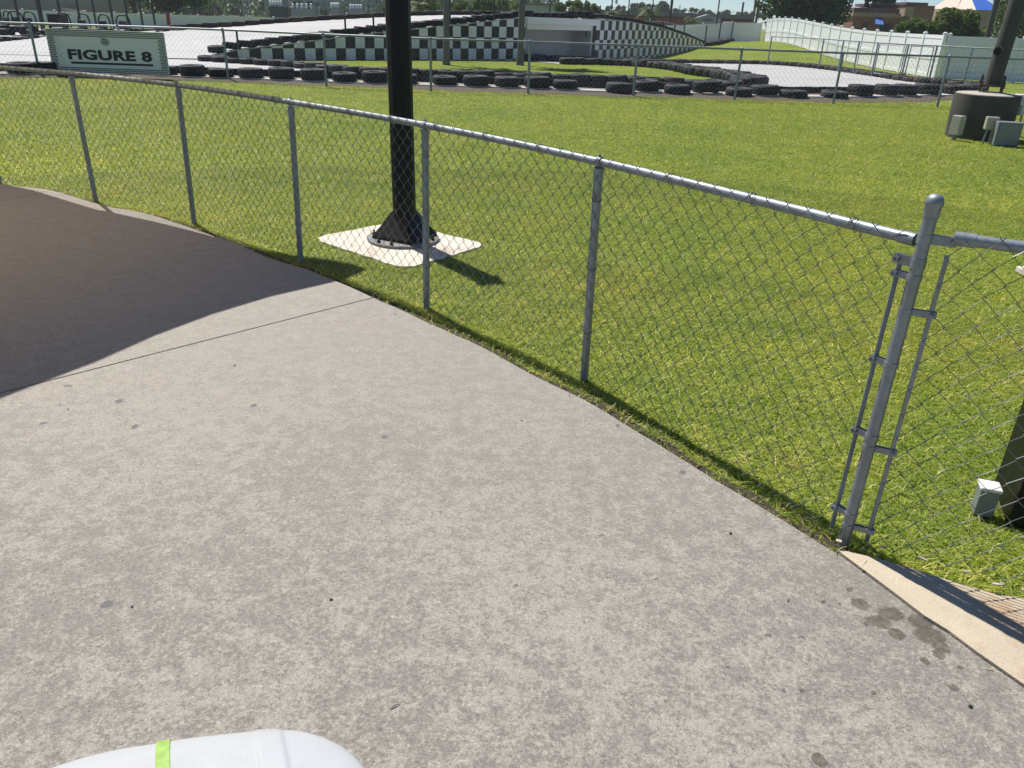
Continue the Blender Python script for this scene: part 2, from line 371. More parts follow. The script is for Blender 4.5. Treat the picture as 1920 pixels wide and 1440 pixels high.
def slab_mat(seed=0.0):
    m, nt, b = mat_new('worn_concrete'); c0 = coords(nt)
    c = c0
    big = noise(nt, c, 0.8, 3, 0.5); med = noise(nt, c, 15.0, 13, 0.82, 0.1); fine = noise(nt, c, 75, 8, 0.8); spk = noise(nt, c, 210, 3, 0.6)
    # worn paste: pale laitance left on a darker, rougher wear face
    s = nt.nodes.new('ShaderNodeMath'); s.operation = 'MULTIPLY_ADD'; nt.links.new(fine.outputs[0], s.inputs[0]); s.inputs[1].default_value = 0.55; nt.links.new(med.outputs[0], s.inputs[2])
    s2 = nt.nodes.new('ShaderNodeMath'); s2.operation = 'MULTIPLY_ADD'; nt.links.new(big.outputs[0], s2.inputs[0]); s2.inputs[1].default_value = 0.36; nt.links.new(s.outputs[0], s2.inputs[2])
    wear = ramp(nt, s2.outputs[0], [(0.0, 0.0), (0.47, 0.0), (0.56, 1.0), (1.0, 1.0)])
    mr = nt.nodes.new('ShaderNodeMapRange'); nt.links.new(s2.outputs[0], mr.inputs[0]); mr.inputs[1].default_value = 0.90; mr.inputs[2].default_value = 1.01
    pale = ramp(nt, fine.outputs[0], [(0.35, (0.290, 0.279, 0.258)), (0.65, (0.390, 0.374, 0.345))])
    dark = ramp(nt, fine.outputs[0], [(0.35, (0.170, 0.162, 0.153)), (0.65, (0.290, 0.276, 0.260))])
    base = mix(nt, mr.outputs[0], dark.outputs[0], pale.outputs[0])
    # the far half is a smoother, more even grey
    sep = nt.nodes.new('ShaderNodeSeparateXYZ'); nt.links.new(c, sep.inputs[0])
    ev = nt.nodes.new('ShaderNodeMapRange'); nt.links.new(sep.outputs[1], ev.inputs[0]); ev.inputs[1].default_value = 1.6; ev.inputs[2].default_value = 3.9; ev.inputs[3].default_value = 0.0; ev.inputs[4].default_value = 0.78
    even = ramp(nt, med.outputs[0], [(0.3, (0.275, 0.264, 0.244)), (0.7, (0.345, 0.332, 0.307))])
    base = mix(nt, ev.outputs[0], base, even.outputs[0])
    tint = ramp(nt, noise(nt, c, 1.7, 4, 0.6).outputs[0], [(0.35, (0.985, 0.935, 0.880)), (0.65, (0.955, 0.935, 0.880))])
    base = mix(nt, 1.0, base, tint.outputs[0], 'MULTIPLY')
    spk2 = noise(nt, c, 110, 4, 0.7)
    base = mix(nt, 0.6, base, ramp(nt, spk2.outputs[0], [(0.32, 0.50), (0.45, 0.95), (0.57, 1.0), (0.68, 1.5)]).outputs[0], 'MULTIPLY')
    sp = ramp(nt, spk.outputs[0], [(0.30, 0.45), (0.43, 1.0), (0.58, 1.0), (0.70, 1.7)])
    base = mix(nt, 0.75, base, sp.outputs[0], 'MULTIPLY')
    vor = N(nt, 'ShaderNodeTexVoronoi', Scale=16.0); nt.links.new(c, vor.inputs['Vector'])
    pit = ramp(nt, vor.outputs['Distance'], [(0.0, 1.0), (0.05, 1.0), (0.075, 0.0)])
    pk = ramp(nt, vor.outputs['Color'], [(0.9, 0.0), (0.93, 0.6)]); 
    pm = nt.nodes.new('ShaderNodeMath'); pm.operation = 'MULTIPLY'; nt.links.new(pit.outputs[0], pm.inputs[0]); nt.links.new(pk.outputs[0], pm.inputs[1])
    base = mix(nt, pm.outputs[0], base, (0.05, 0.045, 0.04))
    st_ = nt.nodes.new('ShaderNodeMapping'); st_.inputs['Rotation'].default_value = (0, 0, .9); st_.inputs['Scale'].default_value = (.5, 9.0, 1); nt.links.new(c, st_.inputs[0])
    scf = noise(nt, st_.outputs[0], 1.6, 5, 0.65); base = mix(nt, ramp(nt, scf.outputs[0], [(0.58, 0.0), (0.72, 0.12)]).outputs[0], base, (0.12, 0.11, 0.105))
    base = mix(nt, ellipses(nt, c, WET), base, mix(nt, 1.0, base, (0.50, 0.475, 0.44), 'MULTIPLY'))
    base = mix(nt, ellipses(nt, c, GUM), base, (0.135, 0.13, 0.13))
    nt.links.new(base, b.inputs['Base Color']); b.inputs['Roughness'].default_value = 0.75; b.inputs['Specular IOR Level'].default_value = 0.35
    ad = nt.nodes.new('ShaderNodeMath'); ad.operation = 'ADD'; nt.links.new(spk.outputs[0], ad.inputs[0]); nt.links.new(fine.outputs[0], ad.inputs[1])
    bump(nt, b, ad.outputs[0], 0.45, 0.004); return m
M['slab'] = slab_mat()
M['tan_curb'] = simple('tan_concrete', (0.50, 0.43, 0.32), 0.85, 0, 0.14, 6, 0.3, dirt=(0.40, 0.27, 0.16), fine=140)
M['pad'] = simple('pale_pad_concrete', (0.64, 0.59, 0.50), 0.85, 0, 0.12, 7, 0.3, dirt=(0.36, 0.31, 0.25), fine=120)
M['joint'] = simple('joint_dirt', (0.012, 0.012, 0.016), 0.9)

# ------------------------------------------------------------------ ground sheet
def sheet(name, xs, ys, zf, mat):
    X, Y = np.meshgrid(xs, ys); Z = zf(X, Y); nx, ny = len(xs), len(ys)
    v = np.stack([X.ravel(), Y.ravel(), Z.ravel()], 1)
    f = [(j * nx + i, j * nx + i + 1, (j + 1) * nx + i + 1, (j + 1) * nx + i) for j in range(ny - 1) for i in range(nx - 1)]
    b = MB(); b.v = [tuple(p) for p in v]; b.f = f; b.m = [0] * len(f)
    return b.build(name, mat, smooth=60)
xs = np.concatenate([np.linspace(-260, -60, 6), np.arange(-56, 60, 2.0), np.linspace(62, 260, 6)])
ys = np.concatenate([np.array([-40, -20, -6]), np.arange(-4, 24, 2.0), np.arange(24, 90, 1.5), np.linspace(92, 420, 10)])
tag(sheet('lawn_ground', xs, ys, lambda X, Y: ground_z(X, Y) - 0.012, M['lawn']), kind='structure')

# ------------------------------------------------------------------ near pavement
EDGE = [(-9.2, 8.6), (-7.0, 8.35), at(0, 345, .02).xy, at(95, 357, .02).xy, at(193, 385, .02).xy, at(270, 399, .02).xy, at(365, 430, .02).xy, at(450, 460, .02).xy, at(500, 482, .02).xy, at(567, 503, .02).xy, at(633, 528, .02).xy, at(700, 558, .02).xy, at(809, 608, .02).xy, at(900, 650, .02).xy, at(1006, 706, .02).xy, at(1097, 752, .02).xy, at(1169, 793, .02).xy, at(1231, 832, .02).xy, at(1294, 871, .02).xy, at(1400, 936, .02).xy, at(1480, 983, .02).xy, at(1524, 1011, .02).xy, at(1576, 1043, .02).xy, at(1620, 1075, .02).xy, at(1667, 1110, .02).xy, at(1731, 1157, .02).xy, at(1920, 1292, .02).xy, (1.75, 1.0), (2.2, -0.2), (2.4, -2.2)]
EDGE = [Vector((p[0], p[1], 0)) for p in EDGE]
edge_pts = polyline(EDGE, 0.12)
for p in edge_pts: p.x += random.uniform(-.004, .004); p.y += random.uniform(-.004, .004)
# joint from the left frame edge to the slab edge
J0 = at(0, 737, .02); J1 = at(700, 558, .02); jd = (J1 - J0).normalized(); jn = Vector((-jd.y, jd.x, 0))
K0 = at(0, 377, .02); K1 = at(75, 361, .02); kd = (K1 - K0).normalized(); kn = Vector((-kd.y, kd.x, 0))
def clip_line(poly, o, n):
    """keep the side where (p-o).n >= 0"""
    out = []
    for a, b in zip(poly, poly[1:] + poly[:1]):
        da = (a - o).dot(n); db = (b - o).dot(n)
        if da >= 0: out.append(a)
        if (da >= 0) != (db >= 0): out.append(a.lerp(b, da / (da - db)))
    return out
whole = [Vector((2.4, -2.2, 0)), ] + list(reversed(edge_pts[:-1])) + [Vector((-9.2, -2.2, 0))]
if sum(a.x * b.y - b.x * a.y for a, b in zip(whole, whole[1:] + whole[:1])) < 0: whole.reverse()
pave = thing('pavement', None, None); tag(pave, kind='structure')
gap = 0.0055
near = clip_line(whole, J0 - jn * gap, -jn)
rest = clip_line(whole, J0 + jn * gap, jn)
mid = clip_line(rest, K0 - kn * gap * .6, -kn)
back = clip_line(rest, K0 + kn * gap * .6, kn)
for poly in (near, mid, back):
    if len(poly) < 3: continue
    b = MB(); b.prism([(p.x, p.y) for p in poly], -0.10, 0.02)
    o = b.build('slab_panel', M['slab'], pave)
b = MB()
b.beam(J0 - jd * 8 + Vector((0, 0, -.055)), J1 - jd * 0.02 + Vector((0, 0, -.055)), 0.03, 0.06)
b.beam(K0 - kd * 8 + Vector((0, 0, -.055)), K1 + kd * 0.4 + Vector((0, 0, -.055)), 0.02, 0.06)
b.build('joint_filler', M['joint'], pave)

# tan concrete strip on the right, between slab and grass
strip_in = [p for p in edge_pts if p.y < at(1576, 1043, .02).y + 0.005]
TC = [at(1570, 1030, .025), at(1640, 1046, .025), at(1710, 1066, .025), at(1790, 1092, .025), at(1860, 1112, .025), at(1920, 1122, .025), Vector((1.95, 1.95, 0)), Vector((2.5, 1.2, 0)), Vector((3.0, -0.2, 0)), Vector((3.2, -2.2, 0))]
outer = polyline(TC, 0.1)
inner = [Vector((p.x + 0.006, p.y + 0.004, 0)) for p in strip_in]
poly = inner + list(reversed(outer))
if sum(a.x * b_.y - b_.x * a.y for a, b_ in zip(poly, poly[1:] + poly[:1])) < 0: poly.reverse()
tc = MB().prism([(p.x, p.y) for p in poly], -0.1, 0.026).build('concrete_edging', M['tan_curb']); tag(tc, kind='structure')
# broken slate-like slivers lying along its lawn side
b = MB()
for i, p in enumerate(outer[::1]):
    q = p + Vector((random.uniform(-.01, .03), random.uniform(.0, .03), 0.028))
    d = Vector((random.uniform(.015, .045), -random.uniform(.0, .02), random.uniform(-.002, .006)))
    b.beam(q, q + d, random.uniform(.006, .016), .005)
tag(b.build('concrete_crumbs', M['tan_curb']), kind='stuff')

# ------------------------------------------------------------------ near chain link fence
FPTS = []
POSTS = [((-6.35, 7.86), (-6.40, 7.86)), ((-5.06, 7.62), None), ((180, 377), (128, 135)), ((364, 418), (333, 160)), ((564, 490), (553, 190)), ((800, 577), (797, 235)), ((1095, 712), (1122, 305)), ((1580, 1022), (1727, 437))]
RAIL_Z = 1.085
base = []; topp = []
for i, (bp, tp) in enumerate(POSTS):
    if i < 2: base.append(Vector((*bp, 0))); topp.append(Vector((bp[0], bp[1], RAIL_Z)))
    else: base.append(at(*bp, 0.0)); topp.append(at(*tp, RAIL_Z))
for i in range(2, len(base)):          # real posts lean only a little
    d = topp[i] - base[i]; d.z = 0
    if d.length > 0.05: topp[i] = base[i] + d.normalized() * 0.05 + Vector((0, 0, RAIL_Z))
T = base[-1]
railL = polyline(topp, 0.1)
baseL = polyline(base, 0.1)
fence = thing('chain_link_fence', 'near waist-high galvanised chain link fence curving along the concrete edge', 'fence', (0, 0, 0))
# direction of the stretch right of the corner post
r0 = at(1790, 441, RAIL_Z); r1 = at(1920, 458, RAIL_Z); rdir = Vector((r1.x - r0.x, r1.y - r0.y, 0)).normalized()
b0 = at(1640, 1036, 0); b1 = at(1920, 1108, 0); bdir = Vector((b1.x - b0.x, b1.y - b0.y, 0)).normalized()
dR = (rdir * 0.5 + bdir * 0.5).normalized()
TR = Vector((T.x, T.y, 0))
railR = [TR + rdir * s + Vector((0.02, 0.0, RAIL_Z + .030)) for s in np.linspace(0.06, 3.2, 30)]
baseR = [TR + dR * s + Vector((0.02, 0.0, 0)) for s in np.linspace(0.06, 3.2, 30)]
MB().tube(railL[:-1] + [railL[-1] + (railL[-2] - railL[-1]).normalized() * 0.018], 0.0180, 14).build('top_rail', M['galv'], fence, smooth=40)
MB().tube(railR, 0.0180, 14).build('top_rail', M['galv'], fence, smooth=40)
b = MB(); e_ = railL[-1] + (railL[-2] - railL[-1]).normalized() * 0.018; b.tube([e_ - (e_ - railL[-2]).normalized() * .05, e_], .0205, 14); b.build('rail_cup', M['galv'], fence, smooth=40)
b = MB()                                # sleeve at the start of the right rail
b.tube([railR[0] + dR * 0.0, railR[0] + dR * 0.055], 0.0210, 14); b.build('rail_cup', M['galv'], fence, smooth=40)
for i in range(0, len(base) - 1):
    p, q = base[i], topp[i]
    t = (q - p).normalized()
    po = MB().tube([p - t * 0.15, q - t * 0.025], 0.0205, 14).build('post', M['galv'], fence, smooth=40)
    # loop cap that carries the rail, with its little knob
    j = min(range(len(railL)), key=lambda k: (railL[k] - q).length); a = railL[max(j - 1, 0)]; c_ = railL[min(j + 1, len(railL) - 1)]
    rd = (c_ - a).normalized(); cap = MB()
    cap.tube([q - t * 0.08, q - t * 0.025], 0.0235, 14); cap.tube([q - rd * 0.014, q + rd * 0.014], 0.0225, 14)
    cap.tube([q + t * 0.02, q + t * 0.034], [0.008, 0.005], 8)
    cap.build('loop_cap', M['galv'], po, smooth=40)
    tie = MB()
    for hz in (0.25, 0.55, 0.85):       # wire ties round the post
        cpt = p + (q - p) * hz; rg = []
        for k in range(13):
            a2 = 2 * math.pi * k / 12; rg.append(cpt + Vector((math.cos(a2) * .0225, math.sin(a2) * .0225, 0.012 * math.sin(a2))))
        tie.tube(rg, 0.0018, 4, False)
    tag(tie.build('wire_tie', M['galv_wire'], po), kind='stuff')
# terminal post
post_t = MB().tube([T + Vector((0, 0, -.2)), T + Vector((.005, 0, 1.21))], 0.0196, 20).build('corner_post', M['galv'], fence, smooth=40)
tp = T + Vector((.005, 0, 1.21))
MB().lathe([(0.0200, -0.042), (0.0224, -0.040), (0.0228, -0.010), (0.0262, -0.004), (0.0258, 0.004), (0.0215, 0.016), (0.013, 0.023), (0.0, 0.026)], tp, 20).build('dome_cap', M['galv'], post_t, smooth=40)
fl = (railL[-3] - railL[-1]); fl.z = 0; fl.normalize(); fr = dR
def band(h, d, reach, hh=0.024):
    c_ = T + Vector((.004 * h, 0, h)); b = MB()
    prof = [(0.0197, -hh / 2), (0.0218, -hh / 2), (0.0218, hh / 2), (0.0197, hh / 2)]
    b.lathe(prof, c_, 18, closed=True)
    n2 = Vector((-d.y, d.x, 0))
    for s in (-1, 1): b.beam(c_ + n2 * (s * .006) + d * .018, c_ + n2 * (s * .006) + d * reach, .004, hh)
    b.tube([c_ + d * (reach - .012) - n2 * .018, c_ + d * (reach - .012) + n2 * .02], .0055, 8)
    b.tube([c_ + d * (reach - .012) + n2 * .012, c_ + d * (reach - .012) + n2 * .02], .0105, 6)
    b.build('tension_band', M['galv'], post_t, smooth=30)
for h in (0.13, 0.44, 0.70, 0.985): band(h, fl, 0.070, .020)
for h in (0.085, 0.40, 0.88): band(h, fr, 0.086, .020)
band(1.105, fr, 0.085, 0.028); band(1.03, fl, 0.075, 0.03)
for d, rr_, z1 in ((fl, .055, 1.035), (fr, .070, 1.065)):
    b = MB(); b.beam(T + d * rr_ + Vector((0, 0, .04)), T + d * rr_ + Vector((.004, 0, z1)), .014, .005); o = b.build('tension_bar', M['galv'], post_t)

def chain_mesh(bpath, tpath, side, cell=0.084, r=0.0017, sides=5, z0=0.035, z1=1.0, ph=0):
    """interlocked zigzag wires hung between a base line and a top line"""
    h = cell / 2
    bl = resample([Vector(p) for p in bpath], h, 0.0); L = len(bl)
    # matching points on the top line by fraction
    tl = resample([Vector(p) for p in tpath], sum((b - a).length for a, b in zip(tpath[:-1], tpath[1:])) / max(1, L - 1) * .99999, 0.0)
    L = min(L, len(tl)); nz = int(round((z1 - z0) * 1.085 / h)); mb = MB()
    for k in range(L - 1):
        pts = []
        for j in range(nz + 1):
            i = k + ((j + k + ph) % 2)
            f = j / nz; p = bl[i].lerp(tl[i], z0 + (z1 - z0) * f)
            nxt = bl[min(i + 1, L - 1)] - bl[max(i - 1, 0)]; nn = Vector((nxt.y, -nxt.x, 0)).normalized()
            off = side + (0.003 if (i == k) else -0.003)
            wob = 0.0025
            # the weave bends round its neighbour
            d = (bl[k + 1] - bl[k]).normalized() * (0.004 if i == k + 1 else -0.004)
            pts.append(p + nn * off + d + Vector((random.uniform(-wob, wob), random.uniform(-wob, wob), random.uniform(-wob, wob))))
        # twisted barbs of the bottom edge, folded knuckles over the rail
        top = pts[-1]; b2 = pts[-2]; up = (top - b2)
        pts.append(top + Vector((up.x * .12, up.y * .12, .008)))
        mb.tube(pts, r, sides, False)
    return mb
wire = chain_mesh(baseL[:-1] + [baseL[-1] + fl * 0.055], [p for p in railL[:-1]] + [railL[-1] + fl * 0.055], 0.0245, z1=1.018)
tag(wire.build('wire_mesh', M['galv_wire'], fence, smooth=60), kind='stuff')
wireR = chain_mesh([TR + dR * .070] + baseR[1:], [TR + dR * .070 + Vector((0, 0, RAIL_Z))] + railR[1:], 0.0245, z1=1.018)
tag(wireR.build('wire_mesh', M['galv_wire'], fence, smooth=60), kind='stuff')
b = MB()                                # rail ties
for path in (railL, railR):
    for p in resample(path, 0.42, 0.2):
        j = min(range(len(path)), key=lambda k: (path[k] - p).length); rd = (path[min(j + 1, len(path) - 1)] - path[max(j - 1, 0)]).normalized(); sd = rd.cross(Vector((0, 0, 1))); rg = []
        for k in range(14):
            a2 = 2 * math.pi * k / 11; rg.append(p + sd * math.cos(a2) * .024 + Vector((0, 0, 1)) * math.sin(a2) * .0235 + rd * (k * .0022))
        b.tube(rg, .0019, 4, False)
tag(b.build('rail_tie', M['galv_wire'], fence), kind='stuff')

# ------------------------------------------------------------------ black steel pole on its pad
PB = at(760, 452, 0.0)
padc = [at(592, 441, .03), at(757, 496, .03), at(908, 453, .03), at(742, 413, .03)]
def round_poly(pts, r=0.06, n=4):
    out = []
    for i, p in enumerate(pts):
        a = (pts[i - 1] - p).normalized(); c_ = (pts[(i + 1) % len(pts)] - p).normalized(); s = p + a * r; e = p + c_ * r
        for k in range(n + 1):
            t = k / n; out.append(s * (1 - t) ** 2 + p * 2 * t * (1 - t) + e * t * t)
    return out
pcen = sum(padc, Vector()) / 4; padc = [pcen + (p - pcen) * 1.06 for p in padc]
pc = [p + Vector((random.uniform(-.012, .012), random.uniform(-.012, .012), 0)) for p in resample(round_poly(padc, .15) + [round_poly(padc, .15)[0]], .06)][:-1]
if sum(a.x * b_.y - b_.x * a.y for a, b_ in zip(pc, pc[1:] + pc[:1])) < 0: pc.reverse()
pad = MB().prism([(p.x, p.y) for p in pc], -.1, .010).build('concrete_pad', M['pad']); bevel(pad, .004)
tag(pad, 'pale square concrete pad in the lawn under the black pole', 'concrete pad')
pole = thing('steel_pole', 'tall black square steel pole with flared foot bolted to the pale pad', 'pole', (PB.x, PB.y, 0.010))
rzp = math.radians(20)
hw = 0.083
b = MB(); b.tube([(0, 0, 0.02), (-0.012, 0, 1.82)], hw * 1.10, 12); o = b.build('shaft', M['black_paint'], pole, smooth=25)
MB().box((-.012, 0, 1.825), (0.2, 0.2, 0.012), rzp).build('cap_plate', M['black_paint'], pole)
b = MB(); b.tube([(-.016, 0, 0.0), (-.016, 0, 0.022)], 0.285, 28); bp = b.build('base_plate', M['plate'], pole, smooth=30)
b = MB(); b.lathe([(0.095, 0.235), (0.118, 0.215), (0.20, 0.11), (0.262, 0.045), (0.266, 0.0225)], (-.014, 0, 0), 4)
o = b.build('flared_foot', M['black_paint'], pole, smooth=20); o.rotation_euler = (0, 0, math.radians(-72)); bevel(o, .008)
for k in range(8):
    a = math.radians(-72 + 45 * (k // 2 * 2 + 1) + (14 if k % 2 else -14)); c_ = (-.016 + math.cos(a) * .248, math.sin(a) * .248, 0.022); b = MB()
    b.tube([Vector(c_), Vector(c_) + Vector((0, 0, .016))], .015, 6); b.tube([Vector(c_), Vector(c_) + Vector((0, 0, .038))], .008, 8)
    b.build('anchor_bolt', M['rust'], pole)

# shade sail that throws the curved shade on the left
COT = 1 / math.tan(SUN_EL)
def lift(p, h): return Vector((p[0] - LD[0] * COT * h, p[1] - LD[1] * COT * h, h))
SB = at(690, 504, 0); SA = at(92, 354, .02); SCc = at(0, 745, .02)
corners = [lift(SB, 2.35), lift((SA.x - 2.2, SA.y + 1.05), 2.9), lift((-9.5, 2.0), 3.1), lift((-3.15, 1.0), 2.75)]
sail = thing('shade_sail', 'tan fabric shade sail overhead to the left, throwing the curved shade on the concrete', 'shade sail', (0, 0, 0))
E0 = [(640, 488), (565, 477), (510, 466), (452, 461), (401, 450), (364, 439), (270, 417), (193, 399), (130, 380), (66, 360)]      # shade edge, corner to far left
E3 = [(0, 750), (55, 729), (182, 680), (292, 631), (401, 590), (510, 557), (627, 530)]
ring = [corners[0]]
for k, (x, y) in enumerate(E0): ring.append(lift(at(x, y, .01), 2.35 + .32 * math.sin(math.pi * .5 * (k + 1) / 11)))
for a, c_, b_ in ((1, 2, .10), (2, 3, .10)):
    p, q = corners[a], corners[c_]; ctr = ((p + q) / 2).lerp(sum(corners, Vector()) / 4, .2)
    for k in range(12): t = k / 12; ring.append(p * (1 - t) ** 2 + ctr * 2 * t * (1 - t) + q * t * t)
ring.append(corners[3])
for k, (x, y) in enumerate(E3): ring.append(lift(at(x, y, .02), 2.62 - .27 * (k + 1) / 8))
cen = sum(ring, Vector()) / len(ring); nr = len(ring); vs = []; fs = []
for lv in range(6):
    for p in ring: vs.append(p.lerp(cen, lv / 6.0))
vs.append(cen)
for lv in range(5):
    for k in range(nr): fs.append((lv * nr + k, lv * nr + (k + 1) % nr, (lv + 1) * nr + (k + 1) % nr, (lv + 1) * nr + k))
for k in range(nr): fs.append((5 * nr + k, 5 * nr + (k + 1) % nr, 6 * nr))
def cloth_mat():
    m, nt, b_ = mat_new('sail_cloth'); b_.inputs['Base Color'].default_value = (.42, .32, .21, 1); b_.inputs['Roughness'].default_value = .9
    t = nt.nodes.new('ShaderNodeBsdfTranslucent'); t.inputs[0].default_value = (.80, .60, .36, 1); m_ = nt.nodes.new('ShaderNodeMixShader'); m_.inputs[0].default_value = .85
    nt.links.new(b_.outputs[0], m_.inputs[1]); nt.links.new(t.outputs[0], m_.inputs[2]); nt.links.new(m_.outputs[0], nt.nodes['Material Output'].inputs[0]); return m
o = MB().add(vs, fs).build('sail_cloth', cloth_mat(), sail, smooth=60)
MB().tube([corners[0], Vector((PB.x, PB.y, 1.84))], .004, 6).build('stay_cable', M['galv_wire'], sail)
for k in (1, 2, 3):
    p = corners[k]; q = p + (p - cen).normalized() * 0.5; q.z = 0
    MB().tube([q - Vector((0, 0, .2)), Vector((q.x, q.y, p.z + .25))], .07, 12).build('mast', M['black_paint'], sail, smooth=40)
    MB().tube([p, Vector((q.x, q.y, p.z + .15))], .006, 6).build('stay_cable', M['galv_wire'], sail)

# black square column and white outlet box at the right edge
CB = at(1862, 968, 0)
b = MB(); b.box((0, 0, .85), (.30, .30, 1.7)); col = b.build('black_column', M['black_paint'])
col.location = (CB.x + .15 + .06, CB.y + .03, 0); col.rotation_euler = (0, 0, math.radians(-20)); bevel(col, .006)
tag(col, 'flat black square column just behind the fence at the right edge', 'column')
OB = at(1850, 972, 0)
ob = thing('outlet_box', 'small white-topped electrical outlet box standing in grass beside the black column', 'electrical box', (OB.x - .0, OB.y + .04, 0), math.radians(-18))
o = MB().box((0, 0, .055), (.066, .064, .11)).build('housing', M['box_grey'], ob); bevel(o, .004)
o = MB().box((0, 0, .117), (.074, .073, .014)).build('lid', M['box_white'], ob); bevel(o, .004)
# pad and post further out on the right edge
b = MB(); q = at(1915, 535, 0); b.box((0, 0, .02), (.62, .62, .05)); o = b.build('concrete_pad', M['pad']); o.location = (q.x + .47, q.y + .06, 0); bevel(o, .01)
tag(o, 'pale concrete pad cut off by the right edge of the photo, under a grey post', 'concrete pad')
st = thing('pipe_post', 'grey speckled pipe post stub on the pad at the right edge', 'post', (q.x + .39, q.y + .10, .045))
MB().tube([(0, 0, 0), (0, 0, .30)], .11, 18).build('sleeve', M['drum'], st, smooth=40)
MB().tube([(0, 0, .30), (0, 0, .34)], .13, 18).build('collar', M['galv_far'], st, smooth=40)

# ------------------------------------------------------------------ white kart nose at the bottom
def kart_nose():
    k = thing('kart_nose', 'white moulded kart body with a lime green stripe at the bottom of the photo', 'kart', (0, 0, 0))
    Z = 0.27
    outl = [(40, 1462), (100, 1440), (160, 1421), (230, 1405), (290, 1396), (350, 1386), (420, 1378), (480, 1372), (520, 1370), (560, 1372), (600, 1382), (640, 1401), (668, 1424), (690, 1455), (700, 1490)]
    top = [at(x, y, Z) for x, y in outl]
    WDIR = at(420, 1435, Z) - at(415, 1390, Z); WDIR.z = 0; WDIR.normalize()
    pr = polyline(top, 0.004)
    # profile rolls from the rim down to the skirt, the deck rises a little behind the rim
    def rows(p):
        w = WDIR; g = [p + Vector((0, -.008, -.13)), p + Vector((0, -.001, -.03)), p, p + w * .012 + Vector((0, 0, .012)), p + w * .05 + Vector((0, 0, .026)),
                                     p + w * .16 + Vector((0, 0, .04)), p + w * .36 + Vector((0, 0, .045))]; return g
    rb0, rb1 = at(477, 1372, Z).x, at(526, 1371, Z).x; sg = lambda t: 1 / (1 + math.exp(-max(-40, min(40, t))))
    g0, g1 = at(291, 1396, Z).x, at(322, 1390, Z).x
    body = MB(); stripe = MB(); R_ = []
    for p in pr:
        r_ = rows(p)
        for q in r_[3:]:
            q.z += .0045 * (sg((p.x - rb0) / .0011) - sg((p.x - rb1) / .0016))
        R_.append(r_)
    m_ = len(R_[0])
    body.add([q for r_ in R_ for q in r_], [(i * m_ + j, (i + 1) * m_ + j, (i + 1) * m_ + j + 1, i * m_ + j + 1) for i in range(len(R_) - 1) for j in range(m_ - 1)])
    o = body.build('body_shell', simple('white_gelcoat', (0.46, 0.475, 0.49), 0.3, 0, 0.03, 6, 0.0, spec=0.5, dirt=(0.41, 0.42, 0.425)), k, smooth=70)
    sm = o.modifiers.new('solid', 'SOLIDIFY'); sm.thickness = .003; sm.offset = 0
    sel = [i for i, p in enumerate(pr) if g0 <= p.x <= g1]
    stripe.add([q + Vector((0, .003, .004)) for i in sel for q in R_[i][1:]], [(i * (m_ - 1) + j, (i + 1) * (m_ - 1) + j, (i + 1) * (m_ - 1) + j + 1, i * (m_ - 1) + j + 1) for i in range(len(sel) - 1) for j in range(m_ - 2)])
    stripe.build('stripe', simple('lime_tape', (0.27, 0.43, 0.09), 0.6, 0, 0.2, 60), k, smooth=70)
    # dark rim of the wheel peeping over the body
    c_ = at(255, 1500, Z + .06); rg = [c_ + Vector((math.cos(a) * .052, math.sin(a) * .052, 0)) for a in np.linspace(0, 2 * math.pi, 25)]
    MB().tube(rg, .012, 8, False).build('steering_rim', M['black_paint'], k, smooth=60)
    for xx in (-.75, -.42):
        MB().tube([(xx, .72, .12), (xx + .1, .72, .12)], .12, 20).build('wheel', M['rubber'], k, smooth=40)
    MB().box((-.62, 1.02, .09), (.5, .3, .12)).build('chassis', M['black_paint'], k)
kart_nose()

# ------------------------------------------------------------------ far chain link fence
RZ2 = 1.13
FB = [Vector((-13.4, 19.6, 0)), Vector((-11.6, 19.9, 0)), at(205, 157, 0), at(428, 150, 0), at(612, 162, 0), at(808, 171, 0), at(990, 175, 0), at(1187, 180, 0), at(1377, 187, 0), at(1562, 194, 0), at(1757, 200, 0), Vector((12.65, 20.5, 0)), Vector((15.2, 20.7, 0))]
FB[2] = Vector((-9.75, 20.35, 0))
ff = thing('chain_link_fence', 'far chain link fence running across the photo in front of the tyre barrier', 'fence')
ft = [p + Vector((0, 0, RZ2)) for p in FB]
MB().tube(polyline(ft, 0.4), 0.024, 8).build('top_rail', M['galv_far'], ff, smooth=50)
for p in FB:
    lean = Vector((random.uniform(0, .05), random.uniform(-.03, .03), 0))
    po = MB().tube([p - Vector((0, 0, .1)), p + Vector((0, 0, RZ2 - .03)) + lean * .3], .03, 8).build('post', M['galv_far'], ff, smooth=50)
    MB().lathe([(.034, -.05), (.036, .01), (.03, .03), (.0, .05)], p + Vector((0, 0, RZ2)) , 8).build('post_cap', M['galv_far'], po, smooth=50)
w2 = chain_mesh(polyline(FB, .4), polyline(ft, .4), .03, cell=.115, r=.0021, sides=3, z0=.03, z1=.99)
tag(w2.build('wire_mesh', M['galv_far'], ff), kind='stuff')

